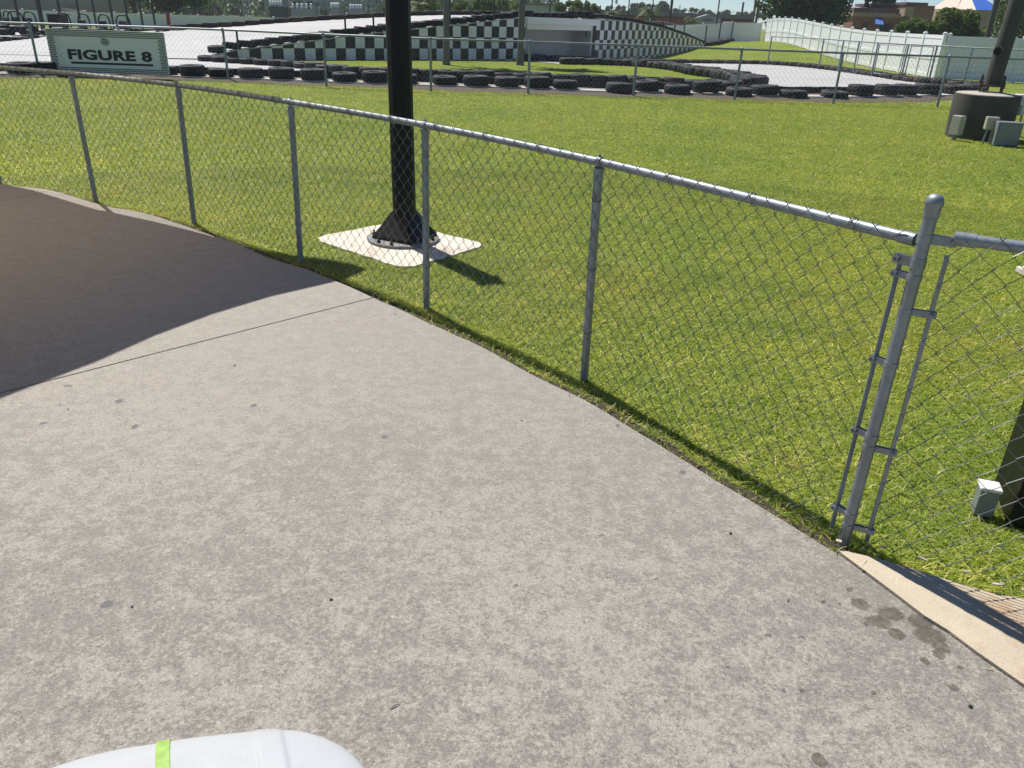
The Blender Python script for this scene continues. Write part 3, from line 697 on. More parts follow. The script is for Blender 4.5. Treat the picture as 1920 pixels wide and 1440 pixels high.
# sign on the far fence
sA = at(82, 53, RZ2); 
def sign():
    px = [(-10.15, 20.30), (-8.05, 20.42)]
    # keep the real width seen in the photo: left and right upper corners on the rail line
    pl = far(84, 54, 20.02); pr_ = far(306, 53, 20.10)
    lo = far(96, 134, 19.96); z1 = pl.z + .01; z0 = lo.z
    ax = Vector((pr_.x - pl.x, pr_.y - pl.y, 0)); W = ax.length; ax.normalize(); H = z1 - z0; rz = math.atan2(ax.y, ax.x)
    s = thing('sign_board', 'FIGURE 8 sign board with hatched border hung on the far fence', 'sign', (pl.x, pl.y - .0, z0), rz)
    o = MB().box((W / 2, 0, H / 2), (W, .018, H)).build('panel', M['sign_face'], s); bevel(o, .004)
    bd = .165
    # hatched print round the pale centre: rows of little dark ovals
    b = MB(); nx = 44; dx = W / nx; nz_ = 24; dz = H / nz_
    for j in range(nz_):
        for i in range(nx):
            x = (i + .5 + .5 * (j % 2)) * dx; z = (j + .5) * dz
            if x > W - .02: continue
            if bd < x < W - bd and bd * .8 < z < H - bd * .85: continue
            a, c_ = dx * .52, dz * .46
            b.add([(x - a, -.0115, z - c_ * .1), (x, -.0115, z - c_), (x + a, -.0115, z + c_ * .1), (x, -.0115, z + c_)], [(0, 1, 2, 3)])
    tag(b.build('border_print', M['sign_black'], s), kind='stuff')
    def text(body, x, z, size, sx=1.0):
        cu = bpy.data.curves.new('lettering', 'FONT'); cu.body = body; cu.size = size; cu.align_x = 'LEFT'; cu.offset = size * .045; cu.extrude = .002; cu.space_character = 1.04; cu.resolution_u = 4
        t = bpy.data.objects.new('lettering', cu); COL.objects.link(t); dg = bpy.context.evaluated_depsgraph_get(); dg.update()
        me = bpy.data.meshes.new_from_object(t.evaluated_get(dg)); COL.objects.unlink(t); bpy.data.objects.remove(t)
        o = bpy.data.objects.new('lettering', me); COL.objects.link(o); o.parent = s
        xsv = [v.co.x for v in me.vertices]; ys_ = [v.co.y for v in me.vertices]; w = max(xsv) - min(xsv); h = max(ys_) - min(ys_)
        me.materials.clear(); me.materials.append(M['sign_black'])
        return o, w, h, min(xsv), min(ys_)
    o, w, h, x0, y0 = text('FIGURE 8', 0, 0, .4)
    tw = W * .715; th = H * .245
    o.scale = (tw / w, th / h, 1); o.rotation_euler = (math.pi / 2, 0, 0)
    o.location = (W * .155 - x0 * tw / w, -.0115, H * .30 - y0 * th / h)
    bm = bmesh.new(); bm.from_mesh(o.data); bm.verts.ensure_lookup_table(); seen = set(); mw = o.matrix_basis.copy()
    groups_ = []
    for v in bm.verts:
        if v.index in seen: continue
        st_, isl = [v], []
        seen.add(v.index)
        while st_:
            q = st_.pop(); isl.append(q)
            for e_ in q.link_edges:
                w_ = e_.other_vert(q)
                if w_.index not in seen: seen.add(w_.index); st_.append(w_)
        groups_.append(isl)
    # the holes and both faces of a glyph overlap in x: join islands that overlap
    groups_.sort(key=lambda g: min(v.co.x for v in g)); merged = []
    for g in groups_:
        if merged and min(v.co.x for v in g) < max(v.co.x for v in merged[-1]) - .002: merged[-1] += g
        else: merged.append(list(g))
    for g in merged:
        ids = {v.index: i for i, v in enumerate(g)}; fs = [tuple(ids[v.index] for v in f.verts) for f in bm.faces if f.verts[0].index in ids]
        lt = MB().add([v.co for v in g], fs).build('letter', M['sign_black'], s); lt.location, lt.rotation_euler, lt.scale = o.location, o.rotation_euler, o.scale
    bm.free(); bpy.data.objects.remove(o)
    MB().box((W * .155 + tw * .51, -.0115, H * .225), (tw * .98, .005, H * .05)).build('underline', M['sign_black'], s)
    # small pale badge above the words
    b = MB(); cx, cz = W * .49, H * .735
    b.add([(cx, -.0125, cz)] + [(cx + .105 * math.cos(a), -.0125, cz + .085 * math.sin(a)) for a in np.linspace(0, 2 * math.pi, 21)[:-1]], [(0, i + 1, (i + 1) % 20 + 1) for i in range(20)])
    e = b.build('emblem', M['emblem'], s)
    b = MB()
    for i in range(3): b.box((cx - .01 + .012 * i, -.0135, cz - .035 + .026 * i), (.15 - .03 * i, .003, .010), 0)
    b.add([(cx - .115, -.0135, cz + .10), (cx - .035, -.0135, cz + .035), (cx + .02, -.0135, cz + .06), (cx - .06, -.0135, cz + .075)], [(0, 1, 2, 3)])
    tag(b.build('emblem_mark', M['emblem_dark'], s), kind='stuff')
M['sign_face'] = simple('sign_face', (0.74, 0.77, 0.72), 0.45, 0, 0.04, 2)
M['sign_black'] = simple('sign_black_print', (0.012, 0.013, 0.015), 0.5, 0, 0.1, 3)
M['emblem'] = simple('emblem_print', (0.33, 0.35, 0.32), 0.5, 0, 0.3, 20)
M['emblem_dark'] = simple('emblem_dark_print', (0.14, 0.10, 0.085), 0.5, 0, 0.4, 20)
sign()

# ------------------------------------------------------------------ track surfaces
def flat_sheet(name, poly, z, mat, kind='structure'):
    P = np.array(poly); gx, gy = np.meshgrid(np.arange(P[:, 0].min(), P[:, 0].max(), 1.5), np.arange(P[:, 1].min(), P[:, 1].max(), 1.5)); gx, gy = gx.ravel(), gy.ravel()
    k = in_poly(gx, gy, poly); pts = [Vector((p[0], p[1])) for p in poly] + [Vector((x, y)) for x, y in zip(gx[k], gy[k])]; n = len(poly)
    from mathutils.geometry import delaunay_2d_cdt
    ov, oe, of, *_ = delaunay_2d_cdt(pts, [(i, (i + 1) % n) for i in range(n)], [], 0, 1e-4)
    cx = np.array([sum(ov[i].x for i in f) / 3 for f in of]); cy = np.array([sum(ov[i].y for i in f) / 3 for f in of]); ins = in_poly(cx, cy, poly)
    me = bpy.data.meshes.new(name); me.from_pydata([(v.x, v.y, float(ground_z(v.x, v.y)) + z) for v in ov], [], [tuple(f) for f, q in zip(of, ins) if q]); me.materials.append(mat); me.update()
    o = bpy.data.objects.new(name, me); COL.objects.link(o); return tag(o, kind=kind)
KERB = [Vector((-15, 17.9, 0)), Vector((-12.6, 19.2, 0)), Vector((-10.6, 20.55, 0)), at(300, 149, 0), at(400, 151, 0), at(520, 154, 0), at(620, 158, 0), at(720, 161, 0), at(850, 164, 0), at(950, 167, 0), at(1060, 171, 0), at(1130, 174, 0), at(1250, 176, 0), at(1400, 181, 0), at(1530, 184, 0), at(1640, 183, 0), at(1740, 181, 0), at(1830, 180, 0)]
KERB[2] = Vector((-10.3, 20.75, 0))
for p in KERB[3:]: p.y = max(p.y, 20.72 + .01 * p.x)
kerb_c = polyline(KERB, .25)
# track polygon: between kerb and the inner barriers, both arms
T2px = [(380, 114), (480, 121), (560, 127), (690, 139), (850, 143), (1000, 149), (1160, 154), (1290, 160), (1385, 166), (1392, 158), (1345, 146), (1300, 139), (1255, 130), (1190, 124), (1120, 121), (1050, 120)]
T2 = [at(*p) for p in T2px]
T3px = [(985, 114), (1060, 115.5), (1150, 117), (1240, 118), (1340, 119), (1440, 121), (1510, 126), (1580, 134), (1650, 144), (1700, 152), (1760, 158), (1830, 164)]
T3 = [at(*p) for p in T3px]
left_far = [at(400, 104), at(360, 92), at(310, 84), Vector((-16, 46, 0)), Vector((-30, 52, 0)), Vector((-40, 40, 0)), Vector((-32, 20, 0)), Vector((-20, 15.5, 0))]
poly = [p for p in KERB] + [at(1850, 172)] + list(reversed(T3)) + list(reversed(T2)) + [at(395, 106)] + left_far[1:]
flat_sheet('track', [(p.x, p.y) for p in poly], 0.004, M['track'])
# kerb
b = MB(); pr = []
for i, p in enumerate(kerb_c):
    t = (kerb_c[min(i + 1, len(kerb_c) - 1)] - kerb_c[max(i - 1, 0)]).normalized(); n2 = Vector((-t.y, t.x, 0))
    for s, z in ((-.16, -.05), (-.15, .055), (.50, .06), (.50, -.05)): pr.append(p + n2 * s + Vector((0, 0, z)))
b.add(pr, [(i * 4 + j, (i + 1) * 4 + j, (i + 1) * 4 + (j + 1) % 4, i * 4 + (j + 1) % 4) for i in range(len(kerb_c) - 1) for j in range(3)])
b.build('kerb', M['curb'], smooth=30); tag(bpy.data.objects['kerb'], kind='structure')
# bare soil in front of the kerb
b = MB(); pr = []
for i, p in enumerate(kerb_c):
    t = (kerb_c[min(i + 1, len(kerb_c) - 1)] - kerb_c[max(i - 1, 0)]).normalized(); n2 = Vector((-t.y, t.x, 0)); w = (.55 if p.x < -3 else .85) * random.uniform(.75, 1.2)
    pr += [p - n2 * .13 + Vector((0, 0, .03)), p - n2 * (.13 + w * .5) + Vector((0, 0, .014)), p - n2 * (.13 + w) + Vector((0, 0, -.004))]
b.add(pr, [(i * 3 + j, i * 3 + j + 1, (i + 1) * 3 + j + 1, (i + 1) * 3 + j) for i in range(len(kerb_c) - 1) for j in range(2)])
tag(b.build('dirt_strip', M['soil'], smooth=60), kind='structure')

# ------------------------------------------------------------------ tyres
def tyre_mesh(name, R=.31, h=.2, mat=None):
    prof = [(R * .56, .012), (R * .62, .0), (R * .90, .0), (R * .97, h * .10), (R, h * .24), (R * .985, h * .27), (R * 1.0, h * .30), (R * 1.005, h * .48), (R * .985, h * .5), (R * 1.005, h * .52), (R, h * .72),
            (R * .985, h * .74), (R, h * .77), (R * .965, h * .92), (R * .88, h), (R * .64, h * .985), (R * .57, h * .90), (R * .52, h * .8), (R * .50, h * .5), (R * .52, h * .2)]
    b = MB().lathe(prof, (0, 0, 0), 26, closed=True)
    o = b.build(name, mat, smooth=50, link=False); return o
TY = {'black': tyre_mesh('tyre', mat=M['rubber']), 'brown': tyre_mesh('tyre', mat=M['rubber_brown'])}
def tyre(p, label, group, scale=1.0, kind='black', tilt=0.0, hs=1.0, ax=0.0):
    o = TY[kind].copy(); COL.objects.link(o); o.name = 'tyre'
    o.location = p; o.scale = (scale, scale, scale * hs); o.rotation_euler = (tilt * math.cos(ax), tilt * math.sin(ax), random.uniform(0, 6.28))
    return tag(o, ranked(label, group), 'tyre', group)
front = [28, 97, 168, 240, 283, 300, 356, 410, 461, 521, 580, 643, 700, 765, 827, 895, 944, 1007, 1066, 1157, 1212, 1259, 1316, 1374, 1431, 1487, 1566, 1612, 1658, 1700, 1746, 1790, 1830]
for i, px in enumerate(front):
    # where this direction meets the kerb centreline
    best = min(kerb_c, key=lambda p: abs(960 + F_PX * (Vector(p) - Vector((0, 0, H_EYE))).dot(Vector(_rt)) / (Vector(p) - Vector((0, 0, H_EYE))).dot(Vector(_fw)) - px))
    big = 1.02 if px < 1100 else 1.12
    off = Vector((0, .12 + random.uniform(-.03, .05), .06))
    if px in (1157, 1212 + 1000, 1259, 1374, 1487, 1566): off = Vector((0, -.12, -.02))
    tyre(best + off, 'black tyre in the front row along the pale kerb', 'tyres of the front row along the kerb', big * random.uniform(.95, 1.04), hs=random.choice((.95, 1.1, 1.2)), tilt=random.uniform(-.05, .05), ax=random.uniform(0, 3))
def belt(name, pts, z0, z1, off, label):
    b = MB(); P = polyline(pts, .3); pr = []
    for i, p in enumerate(P):
        t = (P[min(i + 1, len(P) - 1)] - P[max(i - 1, 0)]); t.z = 0; t.normalize(); n2 = Vector((-t.y, t.x, 0)); w = .02
        a = p + n2 * (off + random.uniform(-.02, .02))
        for s, z in ((-w, z0), (-w, z1), (w, z1), (w, z0)): pr.append(a + n2 * s + Vector((0, 0, z + (random.uniform(-.012, .012) if z == z1 else 0))))
    b.add(pr, [(i * 4 + j, (i + 1) * 4 + j, (i + 1) * 4 + (j + 1) % 4, i * 4 + (j + 1) % 4) for i in range(len(P) - 1) for j in range(4)])
    return tag(b.build(name, M['belt']), label, 'rubber belt')
belt('rubber_belt', KERB, .07, .24, .40, 'long black rubber belt linking the front row of tyres along the kerb')

def tyre_row(pts, step, label, group, kind='black', scale=1.0, z=0.0, hs=1.0, jit=.03, follow=True):
    P = resample(polyline(pts, .3), step, step * .4); n = 0
    for p in P:
        zz = float(ground_z(p.x, p.y)) if follow else p.z
        tyre(Vector((p.x + random.uniform(-jit, jit), p.y + random.uniform(-jit, jit), zz + z)), label, group, scale * random.uniform(.94, 1.06), kind, tilt=random.uniform(-.07, .07), ax=random.uniform(0, 3), hs=hs * random.uniform(.9, 1.15)); n += 1
    return n
nt_ = 0
infield = T2[:9]
nt_ += tyre_row(T2[:9], .56, 'black tyre on the near side of the grass island', 'tyres along the near side of the grass island', hs=.88, jit=.015)
nt_ += tyre_row(T2[9:], .52, 'black tyre packed round the tip of the grass island', 'tyres round the tip of the grass island', scale=1.1, hs=1.15)
nt_ += tyre_row([T2[8] + Vector((.1, .6, 0)), T2[9] + Vector((.5, .2, 0)), T2[10] + Vector((.5, .1, 0)), T2[11] + Vector((.45, .2, 0))], .5, 'black tyre in the outer rank round the island tip', 'tyres in the second rank round the island tip', scale=1.1, hs=1.15)
belt('rubber_belt', [p + Vector((0, 0, 0)) for p in T2[:9]], .02, .17, .1, 'black rubber belt linking the tyres along the near side of the grass island')
nt_ += tyre_row(T3, .60, 'dusty brown tyre along the outside of the right-hand bend', 'dusty tyres along the far side of the right-hand bend', 'brown', 1.0, hs=.85)
belt('rubber_belt', T3, .02, .17, .15, 'dusty rubber belt linking the brown tyres of the right-hand bend')

# ------------------------------------------------------------------ chequered ramp wall
WS = Vector((-10.27, 27.78, 0)); WE = Vector((0.02, 37.49, 0)); wd = (WE - WS).normalized(); wn_ = Vector((wd.y, -wd.x, 0)); WL = (WE - WS).length
TOPS = [(0, .15), (.72, .31), (2.37, .47), (5.50, .82), (7.72, 1.04), (9.95, 1.23), (12.4, 1.47), (14.2, 1.64)]
RS = Vector((3.36, 40.5, 0)); RE = Vector((13.6, 61.5, 0)); rd_ = (RE - RS).normalized(); rn_ = Vector((rd_.y, -rd_.x, 0)); RL = (RE - RS).length
TOPR = [(0, 1.70), (RL * .2, 1.60), (RL * .45, 1.33), (RL * .72, .80), (RL, .12)]
def chequer(S, d, n, L, tops, z_lines, cw, label, th=.2, flip=0):
    t = thing('chequered_wall', label, 'wall', (S.x, S.y, 0), math.atan2(d.y, d.x))
    zt = lambda s: float(np.interp(s, [a for a, _ in tops], [b_ for _, b_ in tops]))
    ss = np.linspace(0, L, 40); core = MB()     # local frame: x along the wall, -y towards the viewer
    vs = []
    for s in ss:
        for y, z in ((0, -.45), (0, zt(s) - .012), (th, zt(s) - .012), (th, -.45)): vs.append((s, y, z))
    core.add(vs, [(i * 4 + j, (i + 1) * 4 + j, (i + 1) * 4 + (j + 1) % 4, i * 4 + (j + 1) % 4) for i in range(len(ss) - 1) for j in range(4)] + [(0, 1, 2, 3), (4 * len(ss) - 1, 4 * len(ss) - 2, 4 * len(ss) - 3, 4 * len(ss) - 4)])
    core.build('wall_core', M['mortar'], t)
    cop = MB()                                     # pale capping laid in short steps
    s = 0.0
    while s < L - .1:
        e = min(L, s + .8); z0_, z1_ = zt(s) - .012, zt(e) - .012
        cop.add([(s, -.03, z0_), (e - .01, -.03, z1_), (e - .01, th + .02, z1_), (s, th + .02, z0_), (s, -.03, z0_ + .03), (e - .01, -.03, z1_ + .03), (e - .01, th + .02, z1_ + .03), (s, th + .02, z0_ + .03)],
                [(3, 2, 1, 0), (4, 5, 6, 7), (0, 1, 5, 4), (1, 2, 6, 5), (2, 3, 7, 6), (3, 0, 4, 7)]); s = e
    cop.build('capping', M['curb'], t)
    g = .004
    for i in range(int(math.ceil(L / cw))):
        x0, x1 = i * cw + g, min((i + 1) * cw, L) - g
        if x1 - x0 < .03: continue
        for j in range(len(z_lines) - 1):
            a, c_ = z_lines[j] + g, z_lines[j + 1] - g
            h0, h1 = min(c_, zt(x0) - .014), min(c_, zt(x1) - .014)
            if max(h0, h1) <= a + .01: continue
            h0 = max(h0, a + .002); h1 = max(h1, a + .002)
            pr_ = random.uniform(.012, .016)
            vs = [(x0, -pr_, a), (x1, -pr_, a), (x1, -pr_, h1), (x0, -pr_, h0), (x0, .004, a), (x1, .004, a), (x1, .004, h1), (x0, .004, h0)]
            b = MB().add(vs, [(0, 1, 2, 3), (0, 4, 5, 1), (1, 5, 6, 2), (2, 6, 7, 3), (3, 7, 4, 0)])
            b.build('block', M['white_block'] if (i + j + flip) % 2 else M['black_block'], t)
    return t, zt
tL, ztL = chequer(WS, wd, wn_, WL, TOPS, [-.42, -.05, .38, .81, 1.24, 1.67], .42, 'black and white chequered block wall of the ramp left of the underpass')
tR, ztR = chequer(RS, rd_, rn_, RL, TOPR, [-.42, -.10, .33, .76, 1.19, 1.62, 2.0], .52, 'black and white chequered block wall sloping down right of the underpass', flip=1)

# ramp deck behind the wall, climbing to the bridge
FE_px = [(318, 56), (400, 51), (450, 48.5), (520, 43), (600, 38), (690, 33), (760, 29.5), (830, 28), (910, 28)]
FE = [far(x, y, D) for (x, y), D in zip(FE_px, np.linspace(38, 46, len(FE_px)))]
NE = [WS + wd * s - wn_ * .2 + Vector((0, 0, ztL(s) + .02)) for s in np.linspace(0, WL, 9)]
NE[0].z = .03
b = MB(); nn = 9; cols_ = 6
for i in range(nn):
    for k in range(cols_): b.v.append(tuple(NE[i].lerp(FE[i], k / (cols_ - 1))))
b.f = [(i * cols_ + k, (i + 1) * cols_ + k, (i + 1) * cols_ + k + 1, i * cols_ + k + 1) for i in range(nn - 1) for k in range(cols_ - 1)]
# crown over the bridge and the fall beyond it
nb = len(b.v); BR = [WE - wn_ * .2 + Vector((0, 0, 1.66)), FE[-1] + Vector((.5, .4, 0)), RS - rn_ * .2 + Vector((0, 0, 1.72)), FE[-1] + Vector((5.5, 4.5, .0)),
                       RS + rd_ * RL * .5 - rn_ * .2 + Vector((0, 0, ztR(RL * .5) + .02)), RS + rd_ * RL * .5 - rn_ * 7 + Vector((0, 0, ztR(RL * .5) + .02)), RE - rn_ * .2 + Vector((0, 0, .1)), RE - rn_ * 7 + Vector((0, 0, .1))]
b.v += [tuple(p) for p in BR]; b.f += [(nb + 2 * i, nb + 2 * i + 2, nb + 2 * i + 3, nb + 2 * i + 1) for i in range(3)]; b.m = [0] * len(b.f)
deck = b.build('ramp_deck', M['track'], smooth=60); tag(deck, kind='structure')
# apron joining the ground track to the ramp foot
b = MB(); c6 = [NE[0].lerp(FE[0], k / 5) for k in range(6)]
for st in range(5):
    f_ = st / 4
    for p in c6: b.v.append((p.x - 9 * f_, p.y - 1.5 * f_, p.z * (1 - f_) ** 1.5 + .008))
b.f = [(i * 6 + k, i * 6 + k + 1, (i + 1) * 6 + k + 1, (i + 1) * 6 + k) for i in range(4) for k in range(5)]; b.m = [0] * len(b.f)
tag(b.build('ramp_apron', M['track'], smooth=60), kind='structure')
# underpass
bw = (RS - WE); bl_ = bw.length; bt = bw.normalized(); bn = Vector((-bt.y, bt.x, 0))
up_ = thing('underpass', 'grey underpass with a white beam over its mouth between the chequered walls', 'bridge', (WE.x, WE.y, 0), math.atan2(bt.y, bt.x))
MB().box((bl_ / 2, 1.5, .5), (bl_ + .5, .2, 2.1)).build('back_wall', M['grey_paint'], up_)
MB().box((.08, 1.7, .5), (.16, 3.1, 2.05)).build('side_wall', M['grey_paint'], up_)
MB().box((bl_ - .08, 1.7, .5), (.16, 3.1, 2.05)).build('side_wall', M['grey_paint'], up_)
o = MB().box((bl_ / 2, -.05, 1.515), (bl_ + .12, .26, .27)).build('lintel', M['white_paint'], up_); bevel(o, .01)
o = MB().box((bl_ / 2, .16, 1.27), (bl_ - .34, .12, .22)).build('lower_beam', M['white_paint'], up_)
MB().box((bl_ / 2, 1.75, 1.58), (bl_ - .1, 3.0, .10)).build('deck_slab', M['grey_paint'], up_)
MB().tube([(bl_ - .35, .3, 1.15), (bl_ - .35, .3, .95), (bl_ - .28, .3, .9)], .03, 8).build('drain_pipe', M['dark_post'], up_)
# tyres along the top of the walls and the far edge of the ramp
lab = 'black tyre on top of the chequered ramp wall'
for s in np.arange(.3, WL - .2, .52):
    p = WS + wd * s - wn_ * .35; z = ztL(s) + .02
    tyre(Vector((p.x, p.y, z)), lab, 'tyres on the ramp wall', random.uniform(.95, 1.08), tilt=-.07, ax=math.pi / 2, hs=1.05)
for s in np.arange(-.2, bl_ + .2, .55):
    p = WE + bt * s + bn * .35
    tyre(Vector((p.x, p.y, 1.65 + .02 * s)), 'black tyre above the white beam of the underpass', 'tyres above the underpass', 1.0, hs=random.choice((.9, 1.3)))
for s in np.arange(.5, RL - .3, .62):
    p = RS + rd_ * s - rn_ * .35
    tyre(Vector((p.x, p.y, ztR(s) + .0)), 'black tyre on the falling wall right of the underpass', 'tyres on the falling wall', 1.05, tilt=.06)
fe = polyline([far(300, 57, 37.6)] + FE[1:] + [FE[-1] + Vector((2.5, 2, -.0)), FE[-1] + Vector((5.0, 4.0, -.02))], .3)
for p in resample(fe, .70, .1):
    tyre(p + Vector((0, 0, -.02)), 'dusty tyre along the far edge of the climbing ramp', 'tyres along the far edge of the ramp', 1.12, 'brown', hs=1.0)
tyre_row([WE + bt * .15 + bn * .4 + Vector((0, 0, 0)), RS - bt * .1 + bn * .4], .5, 'black tyre against the back of the underpass floor', 'tyres at the underpass floor', hs=1.1)
tyre_row([at(60, 66), at(130, 62), at(300, 60)], .75, 'dusty tyre in the far row behind the sign', 'tyres behind the sign', 'brown')
tyre_row([at(-40, 82), at(30, 79), at(90, 76)], .62, 'black tyre across the track left of the sign', 'tyres left of the sign', 'black', 1.05)
tyre_row([at(300, 86), at(345, 92), at(395, 98)], .62, 'black tyre at the foot of the ramp right of the sign', 'tyres at the ramp foot', 'black', 1.05)
tyre_row([at(1290, 78), at(1330, 77), at(1390, 76)], 1.1, 'dusty tyre in the far bend by the grey fence', 'tyres in the far bend', 'brown', 1.3)
tyre_row([at(1310, 84), at(1350, 82), at(1400, 80)], 1.0, 'dusty tyre on the near side of the far bend', 'tyres on the near side of the far bend', 'brown', 1.2)

# ------------------------------------------------------------------ vinyl fences
def vinyl_fence(label, pts, height, n, mat, cap=True, mid=True, arch=None, zoff=None):
    """posts, panels and rails along a line, following the ground"""
    f = thing('vinyl_fence', label, 'fence')
    P = [pts[0].lerp(pts[1], i / n) for i in range(n + 1)]
    gz = lambda p, i: (float(ground_z(p.x, p.y)) + (zoff(i / n) if zoff else 0.0))
    for i, p in enumerate(P):
        z = gz(p, i); b = MB(); rz = math.atan2(pts[1].y - pts[0].y, pts[1].x - pts[0].x)
        b.box((p.x, p.y, z + height / 2 - .1), (.125, .125, height + .2), rz)
        po = b.build('post', mat, f); c_ = MB(); c_.box((p.x, p.y, z + height + .02), (.15, .15, .03), rz); c_.box((p.x, p.y, z + height + .05), (.12, .12, .04), rz, top=.3); c_.build('post_cap', mat, po)
        if i < n:
            q = P[i + 1]; z2 = gz(q, i + 1); d = (q - p).normalized(); a = p + d * .06; e = q - d * .06; nn_ = Vector((-d.y, d.x, 0))
            # tongue and groove boards joined into one infill
            pn = MB(); nb_ = 8
            for k in range(nb_):
                u0, u1 = k / nb_, (k + 1) / nb_; A = a.lerp(e, u0) + d * .003; B = a.lerp(e, u1) - d * .003; za, zb = z + (z2 - z) * u0, z + (z2 - z) * u1
                vs = [A + nn_ * .02 + Vector((0, 0, za + .05)), B + nn_ * .02 + Vector((0, 0, zb + .05)), B + nn_ * .02 + Vector((0, 0, zb + height - .06)), A + nn_ * .02 + Vector((0, 0, za + height - .06)),
                      A - nn_ * .02 + Vector((0, 0, za + .05)), B - nn_ * .02 + Vector((0, 0, zb + .05)), B - nn_ * .02 + Vector((0, 0, zb + height - .06)), A - nn_ * .02 + Vector((0, 0, za + height - .06))]
                pn.add(vs, [(0, 1, 2, 3), (7, 6, 5, 4), (1, 5, 6, 2), (4, 0, 3, 7)])
            pn.build('infill_panel', mat, f)
            for hz, hh in ((height - .10, .13), (height * .46, .13), (.09, .14)):
                if hz < height * .6 and hz > .3 and not mid: continue
                MB().beam(a + Vector((0, 0, z + hz)), e + Vector((0, 0, z2 + hz)), .075, hh).build('rail', mat, f)
    return f
FC = at(1752, 147); FW_END = FC + Vector((2.35, 33.0, 0))
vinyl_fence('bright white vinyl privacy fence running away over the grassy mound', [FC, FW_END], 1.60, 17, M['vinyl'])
vinyl_fence('shaded white vinyl privacy fence facing the viewer behind the concrete drum', [FC + Vector((.17, -.06, 0)), FC + Vector((14.5, -5.2, 0))], 1.58, 6, M['vinyl_shaded'])
vinyl_fence('grey-white vinyl fence closing the far end of the track right of the chequered wall', [FW_END + Vector((-.3, .4, 0)), FW_END + Vector((-15.5, 3.2, 0))], 1.36, 7, M['vinyl_shaded'], mid=False)
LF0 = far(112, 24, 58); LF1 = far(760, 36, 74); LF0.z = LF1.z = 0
vinyl_fence('long white vinyl fence behind the parked karts and the ramp', [LF0 + Vector((-9, -4, 0)), LF1], .97, 19, M['vinyl_shaded'], mid=False)
# gate and chain link run in front of the white fence on the right
g0 = at(1553, 133); 
gf = thing('chain_link_fence', 'inner chain link fence with a gate between the bend and the white fence', 'fence')
GP = [far(1440, 115, 41), far(1536, 122, 38.5), far(1572, 128, 36), far(1600, 134, 34.5), far(1634, 140, 33), far(1690, 145, 31.5), far(1742, 150, 31), far(1806, 158, 29.5), far(1925, 162, 28.5)]
GP = [Vector((p.x, p.y, 0)) for p in GP]
for p in GP: MB().tube([p, p + Vector((0, 0, 1.2))], .035, 8).build('post', M['galv_far'], gf, smooth=50)
MB().tube([p + Vector((0, 0, 1.2)) for p in GP], .024, 6).build('top_rail', M['galv_far'], gf, smooth=50)
for a, c_ in ((GP[4], GP[5]), (GP[5], GP[6])):
    d = (c_ - a).normalized(); A = a + d * .1; C_ = c_ - d * .1
    MB().tube([A + Vector((0, 0, .12)), A + Vector((0, 0, 1.15)), C_ + Vector((0, 0, 1.15)), C_ + Vector((0, 0, .12)), A + Vector((0, 0, .12))], .024, 6).build('gate_leaf', M['galv_far'], gf)
tag(chain_mesh(polyline(GP, .5), [p + Vector((0, 0, 1.2)) for p in polyline(GP, .5)], .03, cell=.2, r=.0028, sides=3).build('wire_mesh', M['galv_far'], gf), kind='stuff')
# slim posts between the falling wall and the grey fence
pf = thing('wire_fence', 'low wire fence on dark posts beyond the falling chequered wall', 'fence')
PP = [far(1198, 76, 56), far(1240, 74, 58), far(1262, 78, 60), far(1280, 80, 62), far(1321, 84, 60), far(1348, 72, 66), far(1371, 72, 66)]
for p in PP: MB().tube([Vector((p.x, p.y, -.1)), Vector((p.x, p.y, p.z + 1.25))], .05, 6).build('post', M['dark_post'], pf)
MB().tube([Vector((p.x, p.y, p.z + 1.1)) for p in PP], .02, 5).build('rail', M['galv_far'], pf)

# ------------------------------------------------------------------ drum footing with leaning light pole
DC = at(1849, 262); DC = Vector((DC.x, DC.y + .33, 0))
dr = thing('drum_footing', 'dark stained round concrete footing of the light pole in the lawn', 'footing', DC)
prof = [(.50, -.1), (.505, .02), (.515, .30), (.52, .66), (.518, .705), (.50, .72)]
MB().lathe(prof, (0, 0, 0), 40).build('drum', M['drum'], dr, smooth=40)
MB().lathe([(.50, .72), (.47, .728), (.2, .75), (0, .755)], (0, 0, 0), 40).build('top_cap', M['drum_top'], dr, smooth=60)
lp = thing('light_pole', 'thick grey steel light pole bolted on the round concrete footing', 'light pole', DC + Vector((.02, 0, .755)))
tilt = Vector((.035, 0, 1)).normalized()
b = MB(); b.tube([tilt * .10, tilt * 8.0], [.135, .105], 24); sh = b.build('shaft', M['pole_wood'], lp, smooth=40)
MB().tube([(0, 0, .085), (0, 0, .115)], .20, 24).build('base_flange', M['rust'], lp, smooth=40)
for k in range(4):
    a = math.radians(20 + 90 * k); c_ = Vector((math.cos(a) * .235, math.sin(a) * .235, 0)); b = MB(); b.tube([c_ + Vector((0, 0, -.01)), c_ + Vector((0, 0, .26))], .014, 8)
    for z in (.07, .125): b.tube([c_ + Vector((0, 0, z)), c_ + Vector((0, 0, z + .035))], .030, 6)
    b.beam(c_ * .7 + Vector((0, 0, .10)), c_ * 1.05 + Vector((0, 0, .10)), .06, .025)
    b.build('anchor_bolt', M['rust'], lp)
hd = Vector((-.8, -.6, 0)); b = MB(); b.tube([tilt * .64 + hd * .10, tilt * .64 + hd * .165], .075, 18); hh = b.build('hand_hole', M['pole_wood'], lp, smooth=40)
MB().tube([tilt * .64 + hd * .1652, tilt * .64 + hd * .1662], .06, 18).build('dark_opening', M['black_paint'], hh)
b = MB(); b.box(tilt * 8.0 + Vector((0, 0, .1)), (1.2, .3, .12)); b.build('lamp_bar', M['dark_post'], lp)
